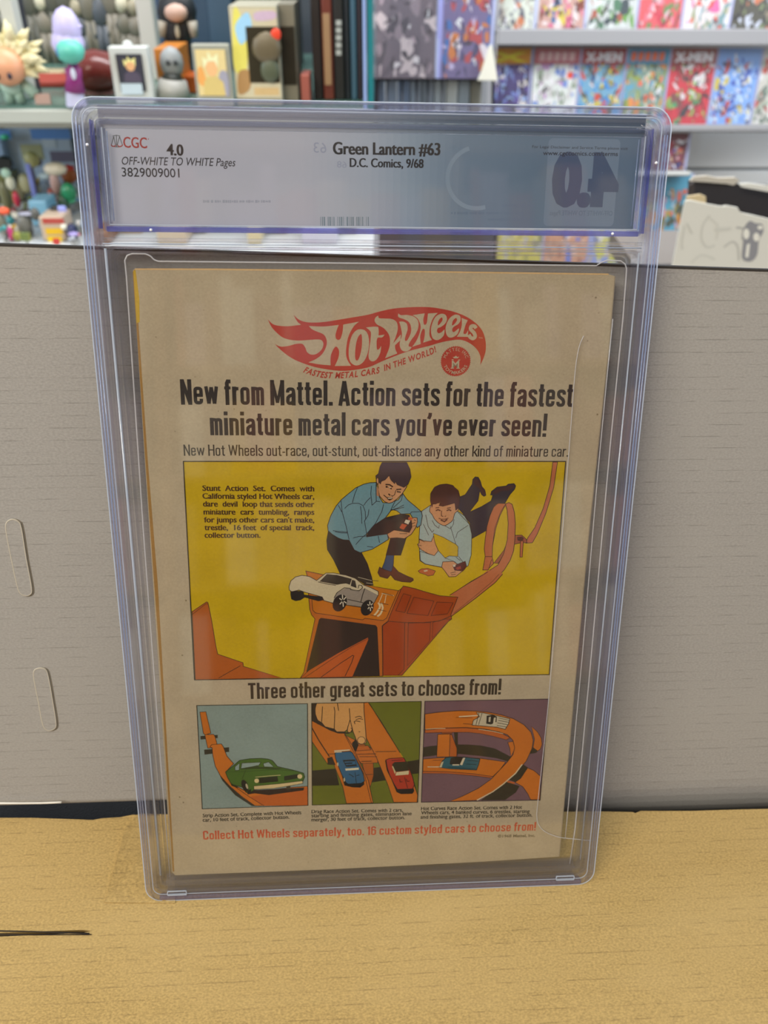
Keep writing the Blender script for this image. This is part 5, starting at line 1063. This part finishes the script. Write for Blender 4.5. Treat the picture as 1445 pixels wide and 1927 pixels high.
# tall thin boxes / books upright
for x0, x1, c, l, dc in ((585, 604, '2B2320', 'near-black tall book, leftmost of the upright row', None), (605, 626, '7A3A2C', 'rust red tall book with pale tan spine band', 'B8926C'), (627, 647, '2C2A28', 'black tall book with white lettering marks on its spine', 'C8CAC4'), (648, 658, '24282C', 'thin black tall book right of the lettered one', None), (659, 671, '4A6A7C', 'slate blue thin tall book', None), (672, 681, '3A2E34', 'dark plum thin book beside the glass edge', None)):
    t = empty('tall_book', l, 'book', group='tall books upright at the right end of the cabinet')
    pbox('cover', x0 + .6, -70, x1 - .6, 187, 1.30, .20, paint(c), t, z0=zS + .0005, bevel=.002)
    if dc == 'B8926C': pbox('spine_band', x0 + 4, 25, x1 - 4, 160, 1.2985, .001, paint(dc), t)
    elif dc:
        for k in range(5): pbox('spine_mark', x0 + 5, 38 + k * 14, x1 - 5, 48 + k * 14, 1.2985, .001, paint(dc), t)
# ---- lower shelf: jumble of toys and packets
def packet(name, x0, y0, x1, y1, Y, c, label, cat='packet', d=.05, tilt=0, band=None, on=None):
    t = empty(name, label, cat)
    o = pbox('carton', x0, y0, x1, y1, Y, d, paint(c, .3), t, z0=(zL + .0005 if on is None else None), bevel=.003)
    if band:
        for (a, b, cc, dd, col) in band: pbox('print', a, b, cc, dd, Y - .0015, .001, paint(col, .3), t)
    return t
packet('blister_pack', -40, 240, 24, 470, 1.55, '9FB6CC', 'pale blue blister pack at the far left of the lower shelf', band=[(-30, 244, 20, 262, '5E8CC0')])
packet('blister_pack', 30, 238, 150, 470, 1.57, 'B9C6CE', 'large pale pack with blue header at the back of the lower shelf', band=[(58, 243, 132, 262, '6C9AD4'), (80, 262, 105, 278, 'C6D0D2'), (40, 272, 80, 300, 'B4B284'), (95, 285, 140, 305, '7C7480')])
packet('blister_pack', 160, 262, 300, 470, 1.57, 'A8A49C', 'grey pack behind the left part of the case', band=[(170, 430, 280, 450, '8C6A50')])
packet('olive_box', -30, 330, 34, 470, 1.42, '76743A', 'olive green toy box low at the far left', band=[(-20, 300, 20, 318, '23251F')])
t = empty('green_lamp_toy', 'small glowing-green plastic cap on the far-left pack', 'toy'); bm = bmesh.new(); ellip(bm, at(9, 258, 1.535), (.009, .006, .005)); bm_obj('cap', bm, paint('4ECF96', .3), t, smooth=True)
def toy(name, label, cat, blobs, Y):
    t = empty(name, label, cat)
    for nm, x, y, rx, ry, c in blobs:
        k_ = (Y - CAM[1]) / 1600 * 1.02
        c_ = Vector(at(x, y, Y)); rz_ = ry * k_
        if c_.z - rz_ < zL + .0005: tp = c_.z + rz_; rz_ = (tp - zL - .0005) / 2; c_.z = tp - rz_
        bm = bmesh.new(); ellip(bm, c_, (rx * k_, max(rx, min(ry, 2 * rx)) * k_ * .6, rz_)); bm_obj(nm, bm, paint(c, .3), t, smooth=True)
    return t
toy('helmet_toy', 'cream rounded helmet toy with red mark', 'toy', [('shell', 104, 318, 21, 12, 'DCD3BC'), ('mark', 97, 321, 5, 5, 'A8402E'), ('visor', 84, 332, 12, 7, '9CB0B8'), ('neck', 104, 345, 9, 22, 'B89890'), ('foot', 100, 385, 7, 30, '9A4A40'), ('stem', 100, 440, 10, 50, '6A5A50')], 1.36)
toy('green_toy', 'bright green rounded toy beside the case edge', 'toy', [('body', 129, 362, 14, 17, '2E8A5C'), ('belly', 133, 375, 9, 8, '52B080'), ('foot', 128, 425, 10, 60, '3E5A44')], 1.34)
toy('orange_brown_toy', 'brown and orange rounded toy above the green one', 'toy', [('body', 130, 330, 15, 14, 'A85C2C'), ('cap', 128, 316, 12, 6, 'B83A34'), ('foot', 138, 400, 7, 70, '5A3A2A')], 1.42)
toy('black_ball_toy', 'black round toy in front of the light blue tray', 'toy', [('ball', 104, 396, 10, 10, '14140F'), ('foot', 104, 440, 5, 40, '2A2A28')], 1.24)
toy('mint_toy', 'mint and cream little toy at the left', 'toy', [('head', 11, 326, 9, 9, 'A8C8B4'), ('body', 20, 345, 9, 13, 'C8C8B0'), ('foot', 18, 400, 9, 60, '6C6C4A')], 1.33)
toy('dark_toy', 'dark green-black lump toy at the far left edge', 'toy', [('body', 8, 306, 15, 12, '22261F'), ('foot', 4, 390, 10, 80, '4A4A30')], 1.45)
toy('cream_toy', 'cream and straw rounded toy in the middle of the jumble', 'toy', [('head', 48, 345, 14, 18, 'B8B48C'), ('body', 60, 300, 14, 14, 'C4BE7C'), ('foot', 50, 420, 11, 70, '8A866A')], 1.44)
toy('red_horn_toy', 'crimson horn-shaped toy piece', 'toy', [('horn', 31, 375, 6, 15, 'B82A40'), ('foot', 35, 430, 6, 40, '7A3A3C')], 1.30)
toy('grey_robot_toy', 'grey and silver jointed robot toy low in the jumble', 'toy', [('body', 46, 420, 14, 18, '6E6E66'), ('head', 66, 403, 9, 12, '5A5A54'), ('arm', 50, 402, 16, 3, 'A6A6B4'), ('leg', 38, 450, 6, 25, 'B4B0A0'), ('leg', 60, 450, 6, 25, '4A4A48')], 1.22)
toy('pink_strap_toy', 'magenta and olive toy at the bottom left', 'toy', [('strap', 21, 445, 6, 18, 'C03A70'), ('body', 33, 448, 9, 13, '8A8A38'), ('base', 26, 475, 12, 12, '5A5A3A')], 1.20)
toy('orange_cap_toy', 'bright orange disc-topped toy at the far left', 'toy', [('cap', 7, 397, 11, 7, 'F0603A'), ('body', 8, 440, 9, 40, '70705C')], 1.22)
toy('navy_toy', 'dark navy blue upright toy against the case edge', 'toy', [('body', 138, 447, 10, 26, '161E48'), ('head', 148, 420, 5, 6, 'B8B4AC'), ('glint', 120, 427, 6, 6, 'ECEBD6')], 1.20)
toy('violet_toy', 'small violet lump between the two packs', 'toy', [('body', 70, 303, 9, 9, '5A4668'), ('foot', 72, 380, 5, 80, '5C4C50')], 1.46)
packet('blue_tray', 62, 378, 96, 470, 1.28, '84B8D0', 'light blue plastic tray low in the jumble')
packet('periwinkle_card', 64, 308, 74, 470, 1.38, '8C98E0', 'upright periwinkle blue plastic strip', 'strip', d=.006)
packet('periwinkle_fin', 115, 388, 131, 470, 1.23, '9AA4E8', 'short periwinkle plastic fin beside the black ball', 'strip', d=.006)
packet('tagged_jar', 78, 408, 122, 470, 1.20, 'C2AC94', 'tan container with a bright yellow tag and red lid', 'jar', band=[(80, 411, 120, 421, 'B4483C'), (86, 430, 118, 441, 'E2B410'), (90, 445, 117, 458, 'E8C410')])
rj = random.Random(21); k = 0
CN = [('teal', '3C8C8C'), ('scarlet', 'C83A30'), ('mustard', 'C09A30'), ('silver', 'B4B8C0'), ('ivory', 'DCD6C4'), ('charcoal', '2C2C30'), ('lilac', 'A094C8'), ('moss green', '6C7A3C'), ('brown', '6A4632'), ('sky blue', '8CB8DC')]
SH = ['ball-shaped', 'peg-shaped', 'flat disc', 'blocky', 'twin-knobbed']
spots_ = [(rj.uniform(-6, 150), rj.uniform(325, 455)) for _ in range(44)]
for x_, y_ in spots_:
    cn, ch = CN[k % 10]; sh = SH[(k // 10) % 5]; Yj = 1.10 + .5 * (1 - (y_ - 320) / 140) + rj.uniform(-.02, .02); kk = (Yj - CAM[1]) / 1600
    t = empty('small_toy', 'small %s %s toy in the lower shelf jumble' % (cn, sh), 'toy', group='small loose toys in the jumble of the lower shelf'); c_ = Vector(at(x_, y_, Yj)); r_ = rj.uniform(5, 8) * kk
    c_.z = max(c_.z, zL + r_ * 1.05)
    bm = bmesh.new()
    if sh == 'ball-shaped': ellip(bm, c_, (r_, r_, r_))
    elif sh == 'peg-shaped': limb(bm, c_ - Vector((r_ * .4, 0, r_)), c_ + Vector((r_ * .4, 0, r_)), r_ * .45, r_ * .3)
    elif sh == 'flat disc': ellip(bm, c_, (r_ * 1.3, r_, r_ * .5))
    elif sh == 'blocky': bm_box(bm, c_.x - r_, c_.x + r_, c_.y - r_ * .7, c_.y + r_ * .7, c_.z - r_ * .9, c_.z + r_ * .9)
    else: ellip(bm, c_ - Vector((r_ * .6, 0, .2 * r_)), (r_ * .6,) * 3); ellip(bm, c_ + Vector((r_ * .6, 0, .3 * r_)), (r_ * .7,) * 3)
    bm_obj('body', bm, paint(ch, .25), t, smooth=sh != 'blocky')
    bm = bmesh.new(); limb(bm, (c_.x, c_.y, zL + .0003), (c_.x, c_.y, c_.z - r_ * .3), r_ * .35, r_ * .25); bm_obj('stem', bm, paint('8C8A84', .3), t)
    k += 1
# things seen through the clear strip under the label
strip_cols = ['7A5A48', '9A8468', '3E62A8', 'B8A890', '6A6A6A', '8C4A3C', 'C2B48C', '4C4A58', 'A8583E', 'B8B8C4', '2E2A28', 'C8A070']
names_ = ['brown', 'tan', 'royal blue', 'cream', 'mid grey', 'brick red', 'straw', 'slate', 'terracotta', 'silver', 'black', 'apricot']
xq = 176
for i in range(12):
    x0 = xq; wq = [30, 62, 18, 55, 36, 70, 26, 48, 20, 66, 34, 40][i]; xq += wq + 3
    packet('toy_packet', x0, 436 + RB.uniform(-12, 14), x0 + wq, 470, 1.18 + .06 * (i % 3), strip_cols[i], '%s packet in the low row behind the clear strip of the case' % names_[i], d=.06)
# ---- centre: wire rack with bagged comics
Yc = 1.92
rack = empty('wire_rack', 'black wire rack holding bagged comics in the middle distance', 'rack')
WIRE = paint('33343A')
def wire(a, b, r=.0028): tube([at(*a), at(*b)], r, 'wire', WIRE, rack)
for x in (728, 757, 784, 805, 832): wire((x, 140, Yc), (x - 2, 330, Yc))
for y in (60, 140, 147): wire((700, y, Yc - .005), (934, y + 2, Yc - .005))
for x in (712, 930): wire((x, -60, Yc), (x - 4, 340, Yc), .004)
zRk = pz(800, 146, Yc).z
box('rack_ledge', pz(700, 140, Yc).x, pz(934, 140, Yc).x, Yc, Yc + .13, zRk - .006, zRk - .002, WIRE, rack)
zR2 = pz(800, 335, Yc).z
box('rack_base', pz(712, 330, Yc).x, pz(936, 330, Yc).x, Yc - .03, Yc + .16, floor_z + .002, zR2, paint('4A4C50'), rack)
lblue = ['A4B8D4', 'ACBCD0', '9DB2D0', 'B2BECB', 'A6B0BA', 'C4CCD0', 'D2D6D2', 'A0AAB0', '8E8C80']
for i, c in enumerate(lblue):
    x0 = 703 + i * 22.5
    b_ = box('binder', pz(x0 + .6, 200, Yc + .03).x, pz(x0 + 21.5, 200, Yc + .03).x, Yc + .03, Yc + .12, zR2 + .0005, pz(x0, 151, Yc + .03).z, paint(c, .35), None, bevel=.003)
    tag(b_, ['pale blue', 'powder blue', 'sky blue', 'pale grey-blue', 'light grey', 'off-white', 'white', 'mid grey', 'olive grey'][i] + ' binder spine behind the wires of the rack', 'binder', 'binders behind the rack wires')
COVERP = ['C8403C', '3C6CB8', 'D8B43C', '5C9C58', 'E4DCC8', 'D8D0C0', '2C2C3C', 'B88CB0', 'E08040', '80B4C8', 'C8988C', '7C5C4C', 'D88CA0', 'F0ECE0', 'A8B87C']
def cover_draw(pal, title=None, tcol='F0ECE0', tband=None, n=34, seed=0, sub=None, white_top=False):
    def d(ar):
        rr = random.Random(seed); ar.poly([(0, 0), (1, 0), (1, 1), (0, 1)], pal[0])
        for i in range(n * 2):
            x, y = rr.uniform(.03, .97), rr.uniform(.03, .85); k_ = 1.0 if i < n * .7 else .5; a, b = rr.uniform(.05, .2) * k_, rr.uniform(.03, .12) * k_; ph = rr.uniform(0, 3)
            p_ = []
            for k in range(7):
                q_ = 2 * math.pi * k / 7; r_ = rr.uniform(.55, 1.2); u, v = a * math.cos(q_) * r_, b * math.sin(q_) * r_
                p_.append((min(.99, max(.01, x + u * math.cos(ph) - v * math.sin(ph) * .7)), min(.99, max(.01, y + u * math.sin(ph) * .7 + v * math.cos(ph)))))
            ar.poly(p_, rr.choice(pal), True)
        for i in range(n // 3):
            x, y = rr.uniform(.1, .9), rr.uniform(.1, .8); ar.stroke([(x, y), (x + rr.uniform(-.08, .08), y + rr.uniform(-.08, .08)), (x + rr.uniform(-.1, .1), y - rr.uniform(0, .1))], rr.uniform(1.5, 4), rr.choice(['26222A', '3A3034', 'ECE8E0']))
        if tband: ar.poly([(0, .80), (1, .80), (1, 1), (0, 1)], tband)
        if title: ar.text(title, (.08, .83), (.92, .83), 24, tcol, bold=.03, fat=3)
        elif tband:
            for k in range(5): ar.poly([(.1 + k * .165, .84), (.22 + k * .165, .84), (.23 + k * .165, .95), (.11 + k * .165, .95)], tcol)
        if sub: ar.poly(ell(sub[0], sub[1], .07, .045), 'F04A30')
    return d
def comic_up(x0, y0, x1, y1, Y, label, draw, group, z0=None, lean=6, cat='comic'):
    t = empty('comic_book', label, cat, group=group)
    ym = (y0 + y1) / 2; a, b = pz(x0, ym, Y).x, pz(x1, ym, Y).x; zt = pz(x0, y0, Y).z; zb = pz(x0, y1, Y).z if z0 is None else z0
    M = Matrix.Translation((a, Y, zb)) @ Matrix.Rotation(R(-lean), 4, 'X'); t.matrix_basis = M
    w, h = b - a, zt - zb
    box('pages', 0, w, .0, .004, 0, h, paint('D8D4C8', .4), t)
    ar = Art(lambda u, v: (u * w * 1000, v * h * 1000), base=.3, dz=.12, gain=1.22); draw(ar)
    ar.obj('printed_cover', INK_BG, t, Matrix.Rotation(R(90), 4, 'X'))
    box('bag_glare', w + .0005, w + .007, -.002, -.001, 0.001, h, simple('lilac_bag_glare', 'B4BCE0', .25), t)  # glare along the bag's side, painted as a pale lilac strip
    bm = bmesh.new(); bm_box(bm, -.004, w + .004, -.006, -.0055, 0.0005, h + .006); bm_obj('poly_bag', bm, BAG, t)
    return t
comic_up(706, -90, 822, 139, Yc - .02, 'bagged comic with dark grey cover and white streaks, leaning on the wire rack', cover_draw(['6A5E64', 'D8D0CC', '4A4248', '8C7C80', 'C8B8B4', '5C5258', 'A89498'], tband='A83A3A', seed=5), None, z0=zRk + .001, lean=3)  # the pale purple-white tones paint glare on the bag
comic_up(834, -90, 926, 139, Yc - .02, 'bagged comic with busy plum and orange cover on the wire rack', cover_draw(['6E6488', 'B04848', '3C6CA8', 'C8783C', 'B8ACC8', '4A4868', 'D8D0D0'], seed=9, n=44), None, z0=zRk + .001, lean=3)
b_ = box('purple_divider', pz(822.5, 60, Yc).x, pz(832, 60, Yc).x, Yc - .018, Yc + .0, zRk + .001, pz(826, -60, Yc).z, simple('lilac_plastic', 'A8A8E0', .2)); tag(b_, 'lilac plastic divider between the two bagged comics', 'divider')
bm = slab_mesh([(0, 0), (.045, 0), (.040, .020), (.028, .068), (.022, .07), (.008, .02)], .003)
so_ = bm_obj('paper_sail', bm, paint('E6E2D2'), None, matrix=Matrix.Translation((pz(899, 137, Yc - .04).x, Yc - .04, zRk + .0)) @ Matrix.Rotation(R(90), 4, 'X')); tag(so_, 'cream sail-shaped paper piece at the right end of the wire rack', 'paper')
# ---- right wall of comics
Yr = 2.62
fix = empty('comic_shelving', 'grey-railed wall shelving full of upright comics on the right', 'shelving')
xa, xb = pz(930, 100, Yr).x, pz(1700, 100, Yr).x
rz = []
for i, (y0, y1) in enumerate(((54, 84), (234, 246), (322, 329), (505, 520))):
    zt, zb = pz(1200, y0, Yr - .05).z, pz(1200, y1, Yr - .05).z
    x2 = xb if i < 2 else pz(1293, 300, Yr).x
    box('rail', xa, x2, Yr - .06, Yr - .045, zb, zt, GREY_RAIL if i < 2 else WHITE_PL, fix, bevel=.003)
    lz = zt - .022 if i == 0 else zb + .002
    box('ledge', xa, x2, Yr - .05, Yr + (.33 if i != 1 else .10), lz - .006, lz, GREY_RAIL, fix); rz.append(lz)
box('upright', xa - .02, xa, Yr - .06, 2.95, floor_z + .002, 1.0, GREY_RAIL, fix)
P_ = {}
row1 = [(938, 1010, ['D4DCC8', 'C87848', '8C949C', 'E8E8E0', 'B0A898', '5C6068'], 'pale green cover with orange and grey figures'), (1019, 1106, ['C8A090', '7C3C2C', 'D87090', '2C2C3C', 'D8C84C', 'E8D8D0', '3C6C98'], 'cover with a pink A-shaped mark and dark reds'),
        (1115, 1206, ['C8D0C8', '4C7C5C', 'D8E0D8', '3C4C50', '6CA04C', 'A85C48'], 'grey-white and green cover'), (1211, 1292, ['D85C60', 'D8B43C', 'E08898', '8C4C48', '6C8C54', 'E8C8C8', 'C83C50'], 'rose red and yellow cover'),
        (1297, 1385, ['E0D8D0', 'C86050', '7CA0A0', 'D86CA0', 'F04A30', '9CA47C', 'E8E8E8'], 'pale cover with pinks and an orange dot'), (1390, 1485, ['4C4C3C', '7C8C5C', '2C2C2C', 'A89C7C', 'C8744C', 'C8D0D8'], 'dark olive cover at the right edge')]
for i, (a, b, pal, l) in enumerate(row1):
    comic_up(a, -115, b, 60, Yr, l + ', top row of comics', cover_draw(pal, seed=20 + i, n=46), 'comics on the top row', z0=rz[0] + .001)
row2 = [(915, 996, ['3C3468', '5C4C98', '8CA8D0', '2A2A30', 'D8D4C8', '6C80B8'], 'X', 'F0D820', 'D8961C', 'cover with a yellow X over an orange-black band'), (1003, 1087, ['D8E0D4', 'C8C8C0', '8C9C84', 'B890B8', '6C8CC8', 'E8E8E0'], None, 'E0BCB8', 'C06C74', 'mostly white cover with red title band and orange dot'),
        (1091, 1172, ['70A8C0', 'C86040', '5C5C3C', 'D8C84C', '3C8CC8', '8C8C5C', 'C84C3C'], 'X-MEN', 'F0ECE8', 'A8484C', 'cover titled in white on red above blue and olive crowd'), (1174, 1253, ['7C9C8C', '5CA0B8', 'E86C48', '8C9C48', '4C5C58', 'E09048', 'C8D0B8'], None, 'F07048', '4C98B8', 'teal cover with big orange letters'),
        (1257, 1341, ['C83844', '48A068', 'D8D4D0', '7C4C48', '8CB860', 'A83844', '3C3C40'], 'X-MEN', 'F4F0EE', '9C5C58', 'crimson cover with white slanted title'), (1345, 1424, ['7CA8E0', '3C5CB0', 'D8E4F0', 'C8B84C', 'B84838', '4C4C68', 'A8C8F0'], None, 'C8D8F0', None, 'shiny blue-white cover'),
        (1428, 1500, ['C8C8B8', 'C85848', '6C7C6C', 'A8B49C', 'E8E8DC'], None, 'C8D8F0', None, 'greenish-white cover at the right edge')]
for i, (a, b, pal, tt, tc_, tb_, l) in enumerate(row2):
    comic_up(a, 91, b, 237, Yr, l + ', second row of comics', cover_draw(pal, tt, tc_, tb_, seed=40 + i, n=52, sub=(.82, .66) if i == 1 else None), 'comics on the second row', z0=rz[1] + .001)
for (a, b, pal, sub, l) in ((1232, 1292, ['6C3440', '2A3470', 'D8D8D8', 'A83844', '8C6CB0', '2A2430', 'C8A878'], (.8, .55), 'small dark plum cover with a white round shape, beside the case'),):
    comic_up(a, 251, b, 322, Yr, l, cover_draw(pal, seed=70, n=30, sub=sub), None, z0=rz[2] + .001)
row4 = [(940, 1025, ['C8C05C', 'B8B8A8', '8C8C5C', 'D8D080']), (1028, 1112, ['C89878', '9C6C58', 'D8B8A0', '6C80C0']), (1115, 1200, ['8C9CC8', 'D8D8D8', 'C8C85C', 'B8A890']), (1203, 1290, ['4CA0B8', 'C88C28', '6C7C48', 'D86440', '8C9C4C', '3C4C3C', 'B8A0B0'])]
l4 = ['straw-yellow cover behind the clear strip', 'peach and brown cover behind the clear strip', 'blue-grey and yellow cover behind the clear strip', 'orange, teal and olive cover right of the case']
for i, (a, b, pal) in enumerate(row4):
    comic_up(a, 330, b, 506, Yr, l4[i] + ', lowest row of comics', cover_draw(pal, seed=80 + i, n=40), 'comics on the lowest row', z0=rz[3] + .001)
# ---- black open box and white sheet with pencil drawing, right
Yb = .86
zc = pz(1380, 560, Yb).z
ctr = empty('side_counter', 'low counter carrying the black open box, hidden behind the grey cardboard', 'counter')
box('countertop', pz(1240, 560, Yb).x, .95, .60, 1.15, zc - .03, zc, paint('6A625A'), ctr)
for x in (.40, .90):
    for y in (.63, 1.10): box('leg', x - .02, x + .02, y - .02, y + .02, floor_z + .002, zc - .03, paint('6A625A'), ctr)
def sheet(name, pts, Y, th, m, parent=None, lean=0):
    P3_ = [pz(x, y, Y) for x, y in pts]
    for q_ in P3_: q_.z = max(q_.z, zc + .001)
    o = P3_[0]
    bm = slab_mesh([(p.x - o.x, p.z - o.z) for p in P3_], th)
    return bm_obj(name, bm, m, parent, Matrix.Translation(o) @ Matrix.Rotation(R(90 - lean), 4, 'X'))
bb_ = empty('open_black_box', 'open black box with ragged pale top edge at the right edge', 'box')
sheet('back_wall', [(1296, 340), (1330, 338), (1380, 345), (1445, 348), (1520, 356), (1520, 560), (1283, 560)], Yb + .12, .004, paint('2A2628', .6), bb_)
sheet('side_wall', [(1296, 350), (1306, 343), (1306, 560), (1284, 560)], Yb + .06, .004, paint('3A3230', .6), bb_)
sheet('torn_rim', [(1298, 341), (1305, 333), (1330, 331), (1350, 335), (1383, 334), (1392, 340), (1380, 349), (1368, 346), (1330, 343)], Yb + .115, .004, paint('C0B8A8'), bb_)
sheet('white_rim', [(1390, 346), (1410, 345), (1445, 350), (1520, 366), (1520, 374), (1440, 360), (1395, 352)], Yb + .10, .003, paint('DAD8CC'), bb_)
for a, b in ((.0, .05),): box('floor_panel', pz(1276, 560, Yb).x, pz(1520, 560, Yb).x, Yb + .005, Yb + .12, zc + .0006, zc + .004, paint('2A2628', .6), bb_)
b_ = sheet('cream_divider', [(1292, 370), (1318, 366), (1328, 370), (1327, 560), (1286, 560)], Yb + .03, .003, paint('C8B48C')); tag(b_, 'cream divider card peeping above the white sheet', 'card')
sk = empty('sketched_sheet', 'white sheet with a grey pencil drawing, in front of the black box', 'paper')
pts_ = [(1289, 378), (1300, 377), (1330, 384), (1358, 389), (1366, 387), (1388, 391), (1393, 400), (1445, 412), (1520, 432), (1520, 560), (1255, 560), (1264, 505)]
sheet('paper', pts_, Yb, .0025, paint('DCDACD', .6), sk)
o_ = pz(1289, 378, Yb)
def SKT(x, y): p = pz(x, y, Yb); return ((p.x - o_.x) * 1000, (p.z - o_.z) * 1000)
ar = Art(SKT, base=.15, dz=.1, gain=1.15)
GY = 'A8A8A0'; GD = '88888A'
for s_, w_, c_ in (([(1335, 405), (1322, 425), (1320, 450), (1330, 465), (1345, 462)], 3, 'C0BFB4'), ([(1335, 410), (1350, 425), (1348, 450)], 2, 'C4C3B8'), ([(1288, 425), (1283, 455), (1284, 470)], 3, 'C0BFB4'), ([(1292, 420), (1302, 440)], 2, 'B8B8AE'), ([(1345, 432), (1375, 430)], 5, 'C4C3B8'), ([(1362, 465), (1378, 455), (1388, 465), (1390, 490)], 3, 'B4B3AA'), ([(1300, 495), (1320, 480), (1345, 488)], 3, 'C4C3B8'), ([(1385, 428), (1400, 432), (1396, 450)], 3, GY)):
    ar.stroke(s_, w_ * .8, c_, True)
ar.poly([(1400, 428), (1410, 416), (1422, 420), (1434, 422), (1436, 436), (1428, 452), (1424, 480), (1412, 492), (1396, 486), (1398, 455), (1396, 440)], GD, True)
ar.poly(ell(1404, 440, 6, 10), 'DCDACD'); ar.poly(ell(1423, 446, 6, 8), 'DCDACD'); ar.poly([(1405, 460), (1411, 458), (1408, 484), (1402, 484)], 'DCDACD'); ar.poly(ell(1430, 428, 5, 4), 'DCDACD')
ar.obj('pencil_drawing', INK_LABEL, sk, Matrix.Translation(o_) @ Matrix.Rotation(R(90), 4, 'X'))
